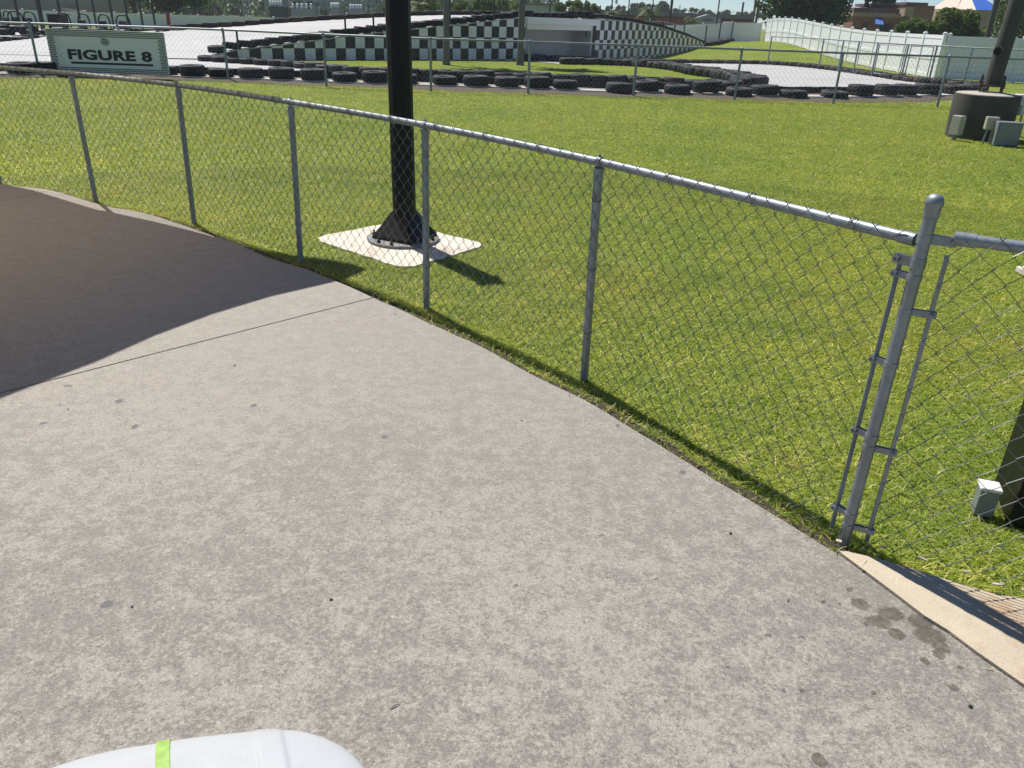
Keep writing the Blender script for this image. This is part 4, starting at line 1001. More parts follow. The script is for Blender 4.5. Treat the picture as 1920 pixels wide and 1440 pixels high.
# boxes round the footing
def ebox(label, px, py, w, d, h, z, mat, dist=.0, rz=0.0, legs=False, cat='electrical box'):
    p = at(px, py); t = thing('electrical_box', label, cat, (p.x, p.y + dist, 0), rz)
    o = MB().box((0, 0, z + h / 2), (w, d, h)).build('housing', mat, t); bevel(o, .01)
    o = MB().box((0, -d * .5 - .006, z + h * .5), (w * .86, .012, h * .86)).build('door', mat, t)
    if legs:
        for s in (-.3, .3): MB().tube([(s * w, 0, -.05), (s * w * .6, 0, z)], .018, 8).build('leg', M['galv_far'], t)
    return t
ebox('beige electrical box on a short stem left of the round footing', 1789, 262, .13, .17, .31, .08, M['box_beige'], .02, .5, True)
ebox('beige junction box on a bent conduit in front of the round footing', 1846, 268, .19, .10, .20, .22, M['box_beige'], -.04, -.15, True)
ebox('grey low cabinet standing against the front right of the round footing', 1879, 272, .37, .22, .37, .0, M['box_grey'], -.02, -.2, False, 'cabinet')
ebox('pale meter box on stilts at the right edge behind the grey cabinet', 1917, 258, .26, .2, .34, .36, M['box_white'], .3, -.2, True)
ebox('small grey switch box fixed to the right side of the round footing', 1893, 262, .11, .05, .17, .40, M['box_grey'], .02, .3)
# bent pipe with a tap behind the footing
st = thing('bent_pipe', 'bent grey standpipe with a valve left of the light pole', 'pipe')
q = at(1838, 172); q = Vector((q.x - .25, q.y - 4, 0)); q = far(1836, 172, 16.5)
b = MB(); b.tube([Vector((q.x, q.y, 0)), Vector((q.x, q.y, q.z + .02)), Vector((q.x + .07, q.y, q.z + .12)), Vector((q.x + .10, q.y, q.z + .36))], .028, 10); b.build('pipe', M['galv_far'], st, smooth=50)
MB().box((q.x + .12, q.y - .02, q.z + .40), (.09, .07, .10)).build('valve', M['galv_far'], st)

# ------------------------------------------------------------------ trees
def leaf_cloud(lobes, n, size, flat=.6):
    """leaf-sized quads through the volume of several lobes, denser towards their skins"""
    cs = []; w = np.array([l[3] ** 2 for l in lobes]); w = w / w.sum(); idx = rng.choice(len(lobes), n, p=w)
    L = np.array([l for l in lobes]); d = rng.normal(size=(n, 3)); d /= np.linalg.norm(d, axis=1)[:, None]
    rad = rng.uniform(.35, 1.0, n) ** .45; c_ = L[idx, :3] + d * (rad * L[idx, 3])[:, None] * np.array([1, 1, L[0, 4] if L.shape[1] > 4 else .85])
    u = rng.normal(size=(n, 3)); u /= np.linalg.norm(u, axis=1)[:, None]; v = np.cross(u, rng.normal(size=(n, 3))); v /= np.linalg.norm(v, axis=1)[:, None]
    sz = size * rng.uniform(.6, 1.35, n)[:, None]
    V = np.stack([c_ - u * sz, c_ - v * sz * flat, c_ + u * sz, c_ + v * sz * flat], 1).reshape(-1, 3)
    F = np.arange(4 * n).reshape(-1, 4)
    return V, F
def mesh_np(name, V, F, mat, parent=None):
    me = bpy.data.meshes.new(name); n, k = F.shape
    me.vertices.add(len(V)); me.vertices.foreach_set('co', V.astype(np.float32).ravel())
    me.loops.add(n * k); me.loops.foreach_set('vertex_index', F.astype(np.int32).ravel())
    me.polygons.add(n); me.polygons.foreach_set('loop_start', np.arange(0, n * k, k, dtype=np.int32))
    me.materials.append(mat); me.update(calc_edges=True); o = bpy.data.objects.new(name, me); COL.objects.link(o)
    if parent is not None: o.parent = parent
    return o
def tree(name, label, D, pxc, py_top, py_bot, wpx, mat, n=2500, lobes=9, group=None, size=None, cat='tree', low=0.0, trunk=True):
    """a crown placed at distance D whose outline spans the given part of the photograph"""
    top = far(pxc, py_top, D); bot = far(pxc, py_bot, D); R_ = wpx / 2 * D / (F_PX * 1.1)
    zb = max(bot.z, -.2); Hc = top.z - zb
    t = thing(name, label, cat, (top.x, D, 0), 0, group)
    lb = []
    rl = min(R_, Hc / 2)
    for i in range(lobes):
        a = rng.uniform(0, 2 * math.pi); q = math.sqrt(rng.uniform(0, 1)); r_ = rl * rng.uniform(.34, .62)
        x = math.cos(a) * q * max(0, R_ - r_ * .9); y = math.sin(a) * q * max(0, R_ - r_ * .9)
        lo, hi = zb + r_ * .7, top.z - r_ * .9; env = math.sqrt(max(0.0, 1 - (x / (R_ + .01)) ** 2 * .75))
        z = lo + (hi - lo) * rng.uniform(.1, 1) * env; lb.append((x, y, z, r_, .9))
    lb.append((0, 0, top.z - rl * .52, rl * .55, .9))
    V, F = leaf_cloud(lb, n, size or max(.10, R_ * .055))
    mesh_np('crown', V, F, mat, t)
    if trunk:
        b = MB(); zt_ = zb + Hc * .55; r0 = max(.08, R_ * .05)
        b.tube([(0, 0, -.5), (.05, 0, zt_ * .5), (-.04, 0, zt_)], [r0 * 1.25, r0, r0 * .5], 8)
        for k in range(5):
            a = k * 1.26 + .3; b.tube([(0, 0, zt_ * (.45 + .1 * k)), (math.cos(a) * R_ * .5, math.sin(a) * R_ * .5, min(top.z - .2 * rl, zt_ * (.8 + .12 * k)))], [r0 * .5, r0 * .15], 5)
        b.build('trunk', M['bark'], t, smooth=60)
    return t
tree('oak_tree', 'large dark round oak tree above the white fence, right of the sky gap', 78, 1520, -120, 66, 165, M['leaf_dark'], 12000, 26, low=.1)
tree('oak_tree', 'dark dense tree touching the brick building on its left', 84, 1580, -120, 68, 120, M['leaf_dark'], 9000, 22)
tree('oak_tree', 'dark tree overhanging the roof end of the brick building', 100, 1650, -120, 14, 170, M['leaf_dark'], 6000, 16)
tree('bush', 'yellow-green shrub in front of the dark oaks by the white fence', 72, 1548, 42, 62, 26, M['leaf_light'], 500, 5, cat='bush', trunk=False)
for i, (cx, yt, w, lab_) in enumerate([(1718, 34, 92, 'light green bushy tree in front of the brick tower'), (1775, 14, 130, 'bright green bushy tree below the blue pyramid roof'), (1826, 18, 100, 'green bushy tree left of the tall wooden pole'), (1925, -40, 84, 'tall green tree behind the light pole')]):
    tree('bushy_tree', lab_, 62 + i, cx, yt, 76 + i * 3, w, M['leaf_mid'] if i != 1 else M['leaf_light'], 5200, 18)
tree('broadleaf_tree', 'dark green tree in the upper right corner beyond the light pole', 60, 1945, -90, 88, 110, M['leaf_mid'], 5000, 16)
tree('broadleaf_tree', 'rounded olive tree behind the underpass', 95, 1084, -1, 36, 92, M['leaf_mid'], 3600, 16)
for cx, yt, yb, w, D, lab_ in [(1160, 12, 26, 62, 210, 'low hazy tree line left of the palms on the horizon'), (1205, 7, 26, 40, 200, 'hazy tree clump behind the small palms'), (1242, 3, 26, 22, 190, 'narrow tall hazy tree on the horizon'), (1297, 16, 28, 58, 230, 'broad hazy tree crown above the red building'), (1362, 20, 30, 56, 230, 'low hazy trees right of the gabled entrance'), (1412, 23, 34, 50, 220, 'hazy trees beside the twin utility poles'), (1002, 3, 14, 40, 200, 'hazy tree above the pale shed roof'), (1042, 7, 20, 30, 200, 'small hazy tree between the palm trunk and the olive tree')]:
    tree('distant_tree', lab_, D, cx, yt - 1, yb, w * 1.5, M['leaf_far'], 1500, 14, 'trees on the horizon', size=.40)
for cx, yt, yb, w, m_, lab_ in [(165, -30, 26, 70, 'leaf_dark', 'dark tree behind the grey shed'), (232, -34, 26, 80, 'leaf_mid', 'green tree above the white fence left of the red pump'), (300, -30, 28, 84, 'leaf_dark', 'dark tree above the red pump'), (360, -26, 28, 60, 'leaf_mid', 'green tree left of the substation'), (575, -18, 14, 44, 'leaf_dark', 'dark tree behind the substation'), (712, 8, 32, 26, 'leaf_light', 'small yellow-green shrub at the right end of the substation'),
                              (795, -8, 24, 50, 'leaf_mid', 'green tree between the black pole and the first palm trunk'), (868, 3, 22, 44, 'leaf_light', 'yellow-green tree right of the first palm trunk'), (908, -6, 24, 36, 'leaf_mid', 'dark green tree in front of the pale shed'), (945, -2, 24, 46, 'leaf_light', 'light green tree left of the second palm trunk')]:
    tree('broadleaf_tree', lab_, 88, cx, yt - (70 if yt < -20 else 4), yb + 2, w * 1.5, M[m_], 5200 if yt < -20 else 2600, 16)

def palm(label, base, H, r, crown, nf=22, lean=0.0, group=None):
    t = thing('palm_tree', label, 'palm tree', base, 0, group)
    pts = [(lean * f * f, 0, H * f) for f in np.linspace(0, 1, 9)]; rr_ = [r * (1.5 if f < .04 else 1.12 - .2 * f) * random.uniform(.96, 1.04) for f in np.linspace(0, 1, 9)]
    pts[0] = (0, 0, -.2); b = MB(); b.tube(pts, rr_, 12); b.build('trunk', M['palm_bark'], t, smooth=60)
    b = MB(); top = Vector((lean, 0, H))
    for k in range(nf):
        a = 2 * math.pi * k / nf + random.uniform(-.2, .2); el = random.uniform(-.25, 1.1); d = Vector((math.cos(a), math.sin(a), 0)); sd = Vector((-d.y, d.x, 0)); prev = top; Lf = crown * random.uniform(.8, 1.1)
        for j in range(1, 8):
            f = j / 7; p = top + d * (Lf * f * math.cos(el * (1 - .4 * f))) + Vector((0, 0, Lf * (math.sin(el) * f - .75 * f * f)))
            for s in (-1, 1):
                wl_ = crown * .30 * math.sin(math.pi * min(.95, f * .9 + .08)); b.add([prev, p, p + sd * s * wl_ * .9 + Vector((0, 0, -wl_ * .45)) + d * wl_ * .35], [(0, 1, 2)])
            prev = p
    b.build('crown', M['palm_leaf'], t); return t
p1 = far(837, 117, 30.6); p2 = far(1037, 119, 32.6)
palm('left palm trunk standing before the chequered wall, its crown above the photo', Vector((p1.x, p1.y, 0)), 5.2, .105, 1.7, lean=.0)
palm('right palm trunk standing at the left jamb of the underpass', Vector((far(975, 119, 32.6).x, 32.6, -.08)), 5.0, .115, 1.7, lean=.05)
for px, yt, D, lab_, cr in [(1217, 12, 92, 'small ragged palm in front of the red building', 1.6), (1297, 30, 96, 'short palm beside the gabled entrance', 1.2), (1150, 20, 80, 'yellowish young palm above the falling tyres', 1.1), (785, 4, 84, 'shaggy palm left of the first palm trunk', 1.5)]:
    p = far(px, yt + 6, D); palm(lab_, Vector((p.x, D, 0)), p.z, .16, cr, 18)

# far-off woods closing the view on the left: one mass
wl_ = []
for px in np.linspace(-260, 1010, 64):
    D = 150 + rng.uniform(-10, 25); hi = (-16 if px < 560 else (2 if px < 760 else 6)) + rng.uniform(-8, 6); p = far(px, hi, D); q = far(px, 26, D)
    for z in np.linspace(max(q.z, .5), p.z, 4): wl_.append((p.x + rng.uniform(-2, 2), D + rng.uniform(-3, 3), z, rng.uniform(1.6, 2.8), .9))
V_, F_ = leaf_cloud(wl_, 26000, .42); tag(mesh_np('far_woods', V_, F_, M['leaf_hazy']), 'hazy dark green woods closing the view behind the substation', 'woods', kind='stuff')

# ------------------------------------------------------------------ buildings far off
def bbox(mb, px0, px1, py0, py1, D, depth, z_bottom=None):
    a = far(px0, py0, D); c_ = far(px1, py1, D); pm = far((px0 + px1) / 2, py0, D); pb = far((px0 + px1) / 2, py1, D)
    zb = pb.z if z_bottom is None else z_bottom
    return mb.box(((a.x + c_.x) / 2, D + depth / 2, (pm.z + zb) / 2), (abs(c_.x - a.x), depth, pm.z - zb))
def bpart(name, mat, par, *a, **k):
    return bbox(MB(), *a, **k).build(name, mat, par)
C = {}
def colr(name, c_, rough=.8): 
    if name not in C: C[name] = simple(name, c_, rough, 0, .08, .4)
    return C[name]
# red building with grey roof and gabled entrance
rb = thing('low_building', 'long low building with red walls, grey roof and gabled entrance on the horizon', 'building')
bpart('wall', colr('red_wall', (.34, .09, .07)), rb, 1112, 1408, 34, 46, 110, 14, z_bottom=0)
bpart('fascia', colr('dark_red_fascia', (.10, .045, .05)), rb, 1110, 1410, 31, 34.5, 109.7, 14.5)
bpart('roof', colr('grey_roof', (.17, .165, .175)), rb, 1108, 1412, 23, 31, 109.5, 15)
b = MB(); A = far(1303, 34, 108); B_ = far(1352, 36, 108); T_ = far(1327, 27, 108); zb = 0
b.add([(A.x, 107.8, zb), (B_.x, 107.8, zb), (B_.x, 107.8, B_.z), (T_.x, 107.8, T_.z), (A.x, 107.8, A.z), (A.x, 111, zb), (B_.x, 111, zb), (B_.x, 111, B_.z), (T_.x, 111, T_.z), (A.x, 111, A.z)], [(0, 1, 2, 3, 4), (3, 2, 7, 8), (4, 3, 8, 9), (0, 4, 9, 5), (1, 6, 7, 2)])
b.build('gable', colr('gable_wall', (.33, .32, .33)), rb)
bpart('gable_sign', colr('blue_grey_panel', (.12, .17, .24)), rb, 1319, 1337, 36, 40, 107.6, .1)
bpart('annex', colr('pale_annex', (.55, .55, .56)), rb, 1378, 1408, 42, 50, 100, 6, z_bottom=0)
# brown brick building
bb = thing('brick_building', 'brown brick building with tan parapet, tower and blue awning above the white fence', 'building')
brick = colr('brown_brick', (.24, .115, .085)); tan = colr('tan_stucco', (.33, .25, .18)); mr_ = colr('maroon_roof', (.12, .065, .062))
bpart('wall', brick, bb, 1601, 1706, 32, 64, 92, 14, z_bottom=0)
bpart('parapet', tan, bb, 1600, 1708, 24.5, 32.5, 91.8, 14)
bpart('roof', mr_, bb, 1602, 1702, 16, 25, 92.4, 13)
bpart('tower', brick, bb, 1705, 1742, 10, 60, 91.2, 14, z_bottom=0)
bpart('tower_cornice', mr_, bb, 1700, 1740, 4.5, 10, 90.8, 14)
bpart('tower_corner', tan, bb, 1699, 1711, 12, 31, 91.0, 2)
for px in (1624, 1646, 1676, 1697): bpart('lamp', colr('sconce', (.2, .16, .12)), bb, px, px + 5, 25, 27.5, 91.6, .2)
aw = MB(); A = far(1640, 45, 90.5); B_ = far(1656, 45, 90.5); zt_ = far(1655, 33, 90.5).z
aw.add([(A.x, 90.3, A.z), (B_.x, 90.3, A.z), (B_.x + .3, 91.95, zt_), (A.x + .5, 91.95, zt_), (A.x, 90.3, A.z - .1), (B_.x, 90.3, A.z - .1)], [(0, 1, 2, 3), (4, 5, 1, 0), (1, 5, 2)]); aw.build('awning', colr('blue_awning', (.05, .14, .46)), bb)
bpart('door', colr('dark_door', (.03, .03, .035)), bb, 1652, 1662, 44, 64, 91.9, .1, z_bottom=0)
for px in (1620, 1668, 1684): bpart('pilaster', colr('pilaster_brick', (.12, .058, .045)), bb, px, px + 3, 42, 64, 91.85, .15, z_bottom=0)
bpart('roof_unit', colr('roof_unit', (.5, .5, .5)), bb, 1614, 1624, 13, 17, 93, 2)
# blue and white pyramid roof
py_ = thing('pyramid_roof', 'white and blue pyramid roof poking above the green trees', 'building')
A = far(1795, 17, 120); B_ = far(1830, 18.5, 116); C_ = far(1880, 19.5, 122); T_ = far(1813, -24, 124)
MB().add([A, B_, T_], [(0, 1, 2)]).build('white_side', colr('cream_roof', (.62, .50, .42)), py_)
MB().add([B_, C_, T_], [(0, 1, 2)]).build('blue_side', colr('blue_roof', (.03, .15, .62)), py_)
bpart('wall', tan, py_, 1797, 1857, 17, 26, 121, 8, z_bottom=0)
MB().add([A, C_, T_ + Vector((0, .5, 0)), Vector((T_.x, 134, A.z))], [(1, 0, 3), (0, 2, 3), (2, 1, 3)]).build('rear_side', colr('cream_roof', (.62, .50, .42)), py_)
# pale sheds in the middle
sd_ = thing('shed', 'pale grey-green shed behind the trees left of the second palm trunk', 'building')
bpart('wall', colr('grey_green_wall', (.23, .28, .26)), sd_, 868, 962, 3, 28, 104, 10, z_bottom=0); bpart('roof', colr('grey_green_roof', (.30, .34, .33)), sd_, 866, 964, 0.5, 3.4, 103.6, 11)
sd_ = thing('shed', 'white shed behind the second palm trunk', 'building')
bpart('wall', colr('pale_wall', (.42, .44, .47)), sd_, 958, 1062, 9, 28, 100, 10, z_bottom=0); bpart('roof', colr('grey_roof', (.17, .165, .175)), sd_, 956, 1064, 6, 9.4, 99.6, 11)
# tan shed top left
sd_ = thing('shed', 'tan shed wall filling the top left corner behind the karts', 'building')
bpart('wall', colr('tan_grey_wall', (.22, .205, .19)), sd_, -80, 142, -40, 21, 62, 8, z_bottom=0)
b = MB(); A = far(118, 16, 61.5); B_ = far(160, 22, 61.5); b.beam(A, B_, .3, .12); b.build('eave', colr('pale_eave', (.42, .36, .30)), sd_)
bx = thing('skip_container', 'blue container standing behind the white fence on the left', 'container')
bpart('body', colr('dark_blue_paint', (.02, .05, .16)), bx, 170, 209, 18.5, 27, 70, 3, z_bottom=0); bpart('lid', colr('teal_lid', (.14, .26, .30)), bx, 172, 208, 16, 18.8, 69.9, 3)
rp = thing('fuel_pump', 'narrow red pump standing in front of the white fence', 'pump')
bpart('body', colr('red_paint', (.30, .02, .04)), rp, 311, 317, 28, 46, 52, .25, z_bottom=0.0); bpart('head', colr('red_paint', (.30, .02, .04)), rp, 312, 316, 25.5, 28.2, 52, .2)
cb = thing('cabinet', 'black cabinet beside the dark posts left of the white fence', 'cabinet')
bpart('body', M['black_paint'], cb, 87, 115, 27, 49, 45, .8, z_bottom=0); bpart('top', M['dark_post'], cb, 86, 116, 26, 27.4, 44.9, .9)

# dark tall posts of the kart pit, top left
for i, (px, w) in enumerate([(5, .15), (38, .15), (80, .24), (117, .16), (152, .13), (181, .12), (213, .12), (241, .12), (268, .12), (291, .12)]):
    p = far(px, 49, 47); g = Vector((p.x, 47, 0))
    o = MB().tube([(0, 0, -.1), (0, 0, 4.2)], w / 2, 8).build('tall_post', M['dark_post'], smooth=50); o.location = g
    tag(o, ranked('slim dark post in the row behind the parked karts', 'pit posts'), 'post', 'dark posts of the kart pit')
# parked karts: only hoops and bodies show over the tyres
def kart(loc, label, rz, first=[None]):
    if first[0] is None:
        k = thing('go_kart', label, 'kart', loc, rz, 'karts parked in the pit'); first[0] = k
        b = MB(); b.tube([(-.32, 0, .25), (-.32, 0, .75), (-.27, 0, .95), (-.14, 0, 1.06), (.14, 0, 1.06), (.27, 0, .95), (.32, 0, .75), (.32, 0, .25)], .035, 8); b.build('roll_hoop', M['black_paint'], k, smooth=60)
        o = MB().box((0, -.45, .30), (.7, 1.2, .3), 0, 0, .75).build('body', M['black_paint'], k); bevel(o, .06, 3)
        o = MB().box((0, -.12, .55), (.42, .14, .5), 0, 0, .8).build('seat', M['dark_post'], k); bevel(o, .03)
        for x in (-.5, .5):
            for y in (-.85, .25): MB().tube([(x - .1, y, .16), (x + .1, y, .16)], .16, 14).build('wheel', M['rubber'], k, smooth=40)
        return k
    c_ = copy_tree(first[0]); c_.location = loc; c_.rotation_euler = (0, 0, rz); c_['label'] = label; return c_
for px in (20, 33, 60, 122, 160, 198, 233):
    p = far(px, 55, 42); kart(Vector((p.x, 42, 0)), ranked('parked kart with black roll hoop behind the tyres', 'karts'), random.uniform(-.5, .5))

# substation: steel lattice frames and gear
sub_m = simple('substation_steel', (.24, .26, .28), .5, .3, .2, 2)
def lattice(label, px, py_top, D, w=.5, h0=0):
    p = far(px, py_top, D); t = thing('lattice_mast', label, 'mast', (p.x, D, 0), 0, 'substation masts'); H = p.z
    b = MB(); a = w / 2
    for x, y in ((-a, -a), (a, -a), (a, a), (-a, a)): b.beam((x, y, 0), (x, y, H), .09)
    tag(b.build('leg_frame', sub_m, t), kind='stuff'); b = MB(); n = int(H / w)
    for k in range(n):
        s = 1 if k % 2 else -1
        for y in (-a, a): b.beam((-a * s, y, k * w), (a * s, y, (k + 1) * w), .05)
        for x in (-a, a): b.beam((x, -a * s, k * w), (x, a * s, (k + 1) * w), .05)
    tag(b.build('bracing', sub_m, t), kind='stuff'); return t
for px, yt in ((462, -6), (500, -22), (528, -12), (592, -22), (618, -10), (655, -26), (690, -18), (705, -20)):
    lattice(ranked('grey steel lattice mast of the substation', 'masts'), px, yt, 82 + random.uniform(-4, 8))
def beamrow(label, x0, x1, yy, D):
    a = far(x0, yy, D); c_ = far(x1, yy, D); a.z = c_.z = (a.z + c_.z) / 2; t = thing('steel_gantry', label, 'gantry', (0, 0, 0)); b = MB()
    for z in (0, .5): b.beam(a + Vector((0, 0, z)), c_ + Vector((0, 0, z)), .12)
    n = int((c_ - a).length / .5)
    for k in range(n):
        p, q = a.lerp(c_, k / n), a.lerp(c_, (k + 1) / n); s = k % 2; b.beam(p + Vector((0, 0, .5 * s)), q + Vector((0, 0, .5 * (1 - s))), .06)
    tag(b.build('truss', sub_m, t), kind='stuff'); b = MB()
    for k in range(0, n, 3):
        p = a.lerp(c_, k / n); b.tube([p - Vector((0, 0, .02)), p - Vector((0, 0, .7))], .09, 8)
    tag(b.build('insulator', colr('porcelain', (.45, .47, .5)), t), kind='stuff')
    for p in (a, c_): MB().beam(Vector((p.x, p.y, 0)), p, .16).build('leg', sub_m, t)
beamrow('upper steel gantry of the substation', 455, 715, 1, 84); beamrow('middle steel gantry of the substation', 500, 640, 11, 80); beamrow('right steel gantry of the substation', 600, 712, 17, 87)
for x0, x1, y0, lab_ in ((505, 530, 12, 'dark transformer in the substation left half'), (620, 636, 16, 'grey switchgear cabinet in the substation right half'), (545, 588, 17, 'row of white bushings in the substation centre'), (655, 680, 19, 'low grey transformer near the black pole')):
    t = thing('transformer', lab_, 'transformer'); bpart('tank', colr('dark_gear', (.07, .085, .09)) if 'dark' in lab_ else sub_m, t, x0, x1, y0, 32, 78, 2, z_bottom=0)
    b = MB()
    for k in range(5):
        p = far(x0 + (x1 - x0) * (k + .5) / 5, y0, 78.5); b.lathe([(.06, 0), (.14, .1), (.06, .15), (.14, .25), (.06, .3), (.12, .42), (.0, .5)], p, 8)
    tag(b.build('bushing', colr('white_porcelain', (.7, .72, .74)), t, smooth=60), kind='stuff')
dt = thing('rusty_frame', 'rust-brown pile of frames behind the white fence left of the substation', 'frame'); b = MB()
for k in range(14):
    p = far(366 + random.uniform(0, 36), random.uniform(17, 27), 72); b.beam(Vector((p.x, 72, 0)), Vector((p.x + random.uniform(-.6, .6), 72.5, p.z)), .12)
tag(b.build('bar', colr('rust_brown', (.13, .06, .045)), dt), kind='stuff')

# slim posts and poles about the track
def slim(label, px, y0, y1, D, w, cat='post', mat=None, group=None, zb=None):
    a = far(px, y1, D); c_ = far(px, y0, D); zb_ = a.z if zb is None else zb
    o = MB().tube([(0, 0, zb_), (0, 0, c_.z)], w / 2, 8).build('slim_post', mat or M['dark_post'], smooth=50); o.location = (a.x, D, 0); return tag(o, label, cat, group)
for px, y0, y1, D in ((447, 58, 92, 27.9), (648, 30, 59, 30.6), (701, 28, 63, 31.5), (844, -20, 46, 34.2), (926, -10, 38, 36), (936, -12, 40, 37)):
    slim(ranked('slim dark post by the tyres on the ramp', 'ramp posts'), px, y0, y1, D, .07, group='slim posts on the ramp')
for px, y0, y1, D in ((1030, -20, 32, 43), (1097, -20, 32, 44), (1124, 10, 36, 42), (1175, -20, 58, 46), (1198, 36, 60, 47), (1219, -20, 60, 48), (1242, 44, 66, 50)):
    slim(ranked('slim dark post behind the falling chequered wall', 'fall posts'), px, y0, y1, D, .06, group='slim posts behind the falling wall')
slim('dark flag pole above the gabled building', 1256, -30, 40, 72, .22, 'pole', zb=0); slim('thin flag pole right of the gabled entrance', 1343, -30, 46, 76, .12, 'pole', zb=0)
slim('utility pole with crossarm left of the dark oak', 1391, 4, 26, 150, .35, 'utility pole', M['pole_wood'], zb=0)
slim('left one of the twin utility poles beside the dark oak', 1413, -20, 30, 130, .38, 'utility pole', M['pole_wood'], zb=0); slim('right one of the twin utility poles beside the dark oak', 1419, -20, 30, 132, .38, 'utility pole', M['pole_wood'], zb=0)
o = slim('tall dark wooden pole among the green trees left of the light pole', 1851, -40, 70, 46, .30, 'utility pole', M['pole_wood'], zb=0)
slim('short lamp post on the horizon by the flag pole', 1273, 10, 30, 120, .12, 'lamp post', zb=0)
slim('thin post with a flag at its top above the falling tyres', 1147, -30, 16, 90, .14, 'pole', zb=0)
for px, y, D, lab_ in ((1154, 0, 90, 'small dark and white flag above the falling tyres'), (1225, 15, 48, 'pale cloth hanging on a slim post'), (1218, 34, 48, 'white scrap tied to the slim post behind the wall')):
    p = far(px, y, D); k = D / 48; b = MB(); b.add([p, p + Vector((.14 * k, 0, .06)), p + Vector((.12 * k, .02, -.2 * k)), p + Vector((-.02, .02, -.16 * k))], [(0, 1, 2, 3)]); o = b.build('flag', colr('flag_cloth', (.5, .5, .52))); so = o.modifiers.new('solid', 'SOLIDIFY'); so.thickness = .01; tag(o, lab_, 'flag')

# ------------------------------------------------------------------ grass
slab_xy = [(p.x, p.y) for p in whole]; curb_xy = [(p.x, p.y) for p in (inner + list(reversed(outer)))]; pad_xy = [tuple((pcen + (p - pcen) * random.uniform(.95, 1.0)).xy) for p in pc]
kx = np.array([p.x for p in kerb_c]); ky = np.array([p.y for p in kerb_c])
def scatter(n, rmin, rmax, amin=-46, amax=46):
    a = np.radians(rng.uniform(amin, amax, n)); r = np.sqrt(rng.uniform(rmin ** 2, rmax ** 2, n)); return r * np.sin(a), r * np.cos(a)
def visible(x, y, m_=60):
    d = np.stack([x, y, np.full_like(x, -H_EYE)], 1); w = d @ _fw; px = 960 + F_PX * (d @ _rt) / w; py = 720 - F_PX * (d @ _up) / w
    return (w > .1) & (px > -m_) & (px < 1920 + m_) & (py < 1440)
def on_lawn(x, y):
    ok = visible(x, y, 160) & ~in_poly(x, y, slab_xy) & ~in_poly(x, y, curb_xy) & ~in_poly(x, y, pad_xy)
    lim = np.interp(x, kx, ky); ok &= y < lim - .45 - .30 * np.sin(x * 3.1) ** 2 * rng.uniform(.2, 1.4, len(x))
    near_e = np.full(len(x), 9.0)
    for p in edge_pts[3:-20:2]: near_e = np.minimum(near_e, (x - p.x) ** 2 + (y - p.y) ** 2)
    ok &= np.sqrt(near_e) > rng.uniform(.0, .13, len(x))
    ok &= (x - DC.x) ** 2 + (y - DC.y) ** 2 > .5 ** 2
    return ok
def blades(x, y, hgt, wid, lay, tri3=True):
    n = len(x); a = rng.uniform(0, 2 * math.pi, n); dx, dy = np.cos(a), np.sin(a); h = hgt * rng.uniform(.5, 1.35, n); ln = lay * rng.uniform(.2, 1.6, n) * h
    sx, sy = -dy, dx; w = wid * rng.uniform(.6, 1.4, n); z0 = ground_z(x, y) - .012
    def P(f, s, z): return np.stack([x + dx * ln * f + sx * w * s, y + dy * ln * f + sy * w * s, z0 + h * z], 1)
    if tri3:
        V = np.stack([P(0, -.5, 0), P(0, .5, 0), P(.35, .42, .62), P(.35, -.42, .62), P(1.0, 0, .92)], 1).reshape(-1, 3)
        i = np.arange(n)[:, None] * 5; T_ = np.concatenate([i + np.array([0, 1, 2]), i + np.array([0, 2, 3]), i + np.array([3, 2, 4])], 1).reshape(-1, 3)
    else:
        V = np.stack([P(0, -.5, 0), P(0, .5, 0), P(1, 0, 1)], 1).reshape(-1, 3); T_ = np.arange(3 * n).reshape(-1, 3)
    return V, T_
parts = []
def add_blades(n, r0, r1, h, w, lay, tri3, dens_noise=0.0):
    x, y = scatter(n, r0, r1); k = on_lawn(x, y); x, y = x[k], y[k]
    parts.append(blades(x, y, h, w, lay, tri3))
add_blades(210000, 1.9, 5.8, .015, .0046, 3.6, True)
add_blades(40000, 1.9, 5.8, .030, .0044, 1.7, True)
add_blades(330000, 4.4, 9.6, .018, .0052, 2.8, True)
add_blades(620000, 8.2, 23.5, .022, .0115, 1.9, False)
# longer, ragged tufts along the fence foot and the slab edge
ex, ey = [], []
for i in range(2600):
    p = edge_pts[random.randrange(3, len(edge_pts) - 22)]; d_ = abs(random.gauss(.05, .05)); ex.append(p.x + d_ * .72 + random.uniform(-.05, .05)); ey.append(p.y + d_ * .69 + random.uniform(-.05, .05))
ex, ey = np.array(ex), np.array(ey); k = ~in_poly(ex, ey, slab_xy) & ~in_poly(ex, ey, curb_xy); parts.append(blades(ex[k], ey[k], .042, .0042, 1.3, True))
Vs, Fs, o_ = [], [], 0
for V, F in parts: Vs.append(V); Fs.append(F + o_); o_ += len(V)
tag(mesh_np('grass', np.concatenate(Vs), np.concatenate(Fs), M['grass']), 'short yellow-green lawn grass between the two chain link fences', 'grass', kind='stuff')
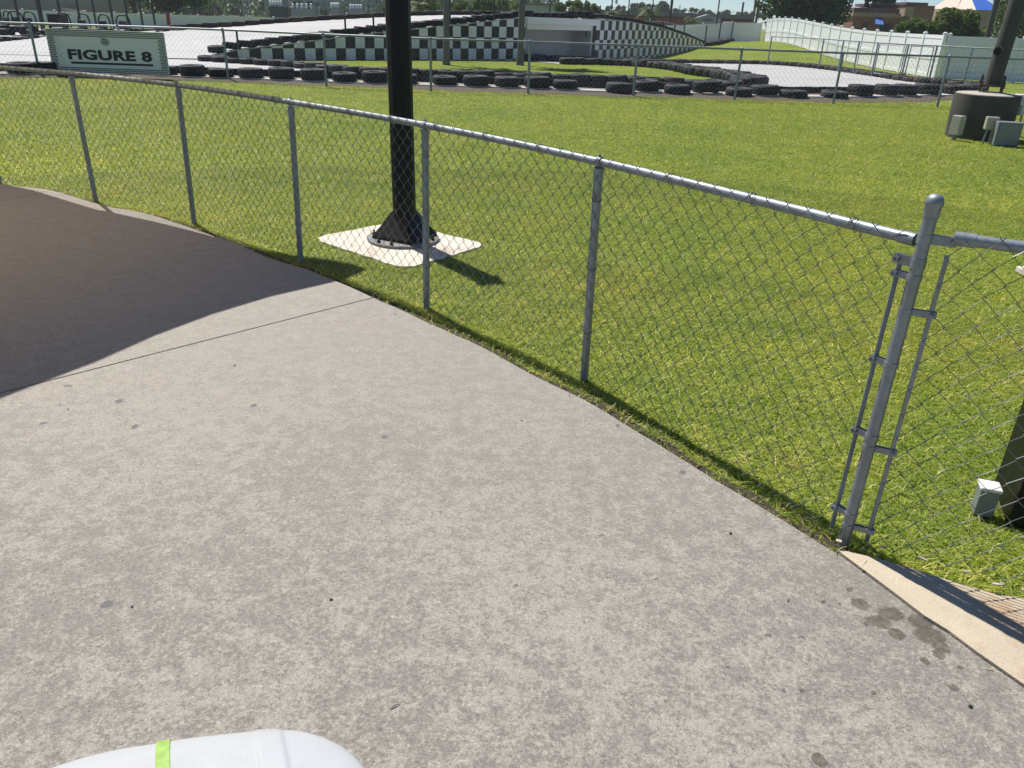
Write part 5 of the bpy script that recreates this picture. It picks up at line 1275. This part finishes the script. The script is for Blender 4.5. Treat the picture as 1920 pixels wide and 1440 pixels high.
# bare soil seam between slab and lawn, colour darkened to carry the fence shadow
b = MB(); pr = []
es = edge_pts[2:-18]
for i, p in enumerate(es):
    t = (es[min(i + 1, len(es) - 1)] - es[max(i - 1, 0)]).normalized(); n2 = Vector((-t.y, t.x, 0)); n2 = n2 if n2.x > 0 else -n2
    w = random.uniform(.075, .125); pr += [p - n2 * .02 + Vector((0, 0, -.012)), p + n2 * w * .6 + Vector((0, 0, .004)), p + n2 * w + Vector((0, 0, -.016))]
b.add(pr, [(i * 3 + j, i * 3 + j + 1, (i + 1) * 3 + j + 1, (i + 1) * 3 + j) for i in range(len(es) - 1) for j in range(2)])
tag(b.build('soil_seam', simple('shade_darkened_soil', (.045, .036, .026), 1.0, 0, .4, 9, .8), smooth=60), kind='structure')
# dead leaves and straw in the seam
b = MB()
for i in range(900):
    p = random.choice(es); q = Vector((p.x + random.uniform(.0, .10), p.y + random.uniform(.0, .09), .006 + random.uniform(0, .012))); a = random.uniform(0, 6.28); L_ = random.uniform(.006, .03); w = random.uniform(.002, .007)
    if in_poly(np.array([q.x]), np.array([q.y]), slab_xy)[0]: q.z = .0225
    d = Vector((math.cos(a), math.sin(a), random.uniform(-.1, .25))) * L_; s_ = Vector((-math.sin(a), math.cos(a), random.uniform(-.3, .3))) * w; b.add([q - s_ * .3, q + d * .5 - s_, q + d, q + d * .5 + s_], [(0, 1, 2, 3)])
tag(b.build('dead_leaves', simple('dead_leaves', (.20, .14, .08), .9, 0, .4, 30)), kind='stuff')

# ------------------------------------------------------------------ litter on the concrete
def pebble(px, py, r, label):
    p = at(px, py, .02); bm = bmesh.new(); bmesh.ops.create_icosphere(bm, subdivisions=1, radius=r)
    for v in bm.verts: v.co *= random.uniform(.7, 1.2); v.co.z *= .7
    me = bpy.data.meshes.new('pebble'); bm.to_mesh(me); bm.free(); me.materials.append(M['rubber']); o = bpy.data.objects.new('pebble', me); COL.objects.link(o); o.location = (p.x, p.y, .02 + r * .5); tag(o, label, 'pebble')
for px, py, r, lab_ in ((621, 1125, .0055, 'black rubber crumb in the middle of the concrete'), (1370, 1001, .006, 'black crumb right of centre on the concrete'), (1819, 1326, .0065, 'black crumb near the lower right corner'), (248, 1138, .004, 'tiny dark crumb right of the oval grey spot'), (978, 789, .005, 'dark crumb in the upper middle of the concrete'), (1619, 1073, .006, 'dark crumb on the seam beside the tan edging'), (128, 768, .004, 'tiny dark crumb below the long joint'), (440, 686, .005, 'dark crumb at the edge of the sail shade')): pebble(px, py, r, lab_)
def twig(px, py, a, L_, label):
    p = at(px, py, .022); d = Vector((math.cos(a), math.sin(a), 0)) * L_ / 2; o = MB().tube([p - d, p + Vector((0, 0, .003)) + Vector((-d.y, d.x, 0)) * .15, p + d], [.0008, .0016, .0006], 5).build('twig', M['bark']); tag(o, label, 'twig')
twig(741, 1325, .7, .03, 'short dark twig above the white kart nose'); twig(1128, 1004, .25, .022, 'thin dark twig on the concrete below centre'); twig(1231, 1086, .05, .018, 'tiny twig right of centre on the concrete'); twig(128, 724, .1, .04, 'dark straw just below the long joint'); twig(1440, 1191, -.1, .02, 'small dark straw left of the wet stains'); twig(1478, 1126, .9, .016, 'tiny bent straw above the wet stains'); twig(1503, 1195, .02, .02, 'thin flat straw near the wet stains')
b = MB()
for i in range(420):
    px, py = random.uniform(0, 1900), random.uniform(640, 1435); p = at(px, py, .0205)
    if not in_poly(np.array([p.x]), np.array([p.y]), slab_xy)[0]: continue
    a = random.uniform(0, 6.28); r = random.uniform(.0008, .0022); b.add([p + Vector((r * math.cos(a + k * 2.1), r * math.sin(a + k * 2.1), .0)) for k in range(3)] + [p + Vector((0, 0, r))], [(0, 1, 3), (1, 2, 3), (2, 0, 3)])
tag(b.build('grit', M['soil']), kind='stuff')

# ------------------------------------------------------------------ summer haze over the whole place
def haze():
    m = bpy.data.materials.new('haze_air'); m.use_nodes = True; nt = m.node_tree; nt.nodes.remove(nt.nodes['Principled BSDF'])
    v = nt.nodes.new('ShaderNodeVolumePrincipled'); v.inputs['Color'].default_value = (.86, .94, 1, 1); v.inputs['Density'].default_value = .00045; v.inputs['Anisotropy'].default_value = .2
    nt.links.new(v.outputs[0], nt.nodes['Material Output'].inputs['Volume'])
    o = MB().box((0, 192, 7.6), (530, 474, 18)).build('haze', m); tag(o, kind='stuff')
haze()
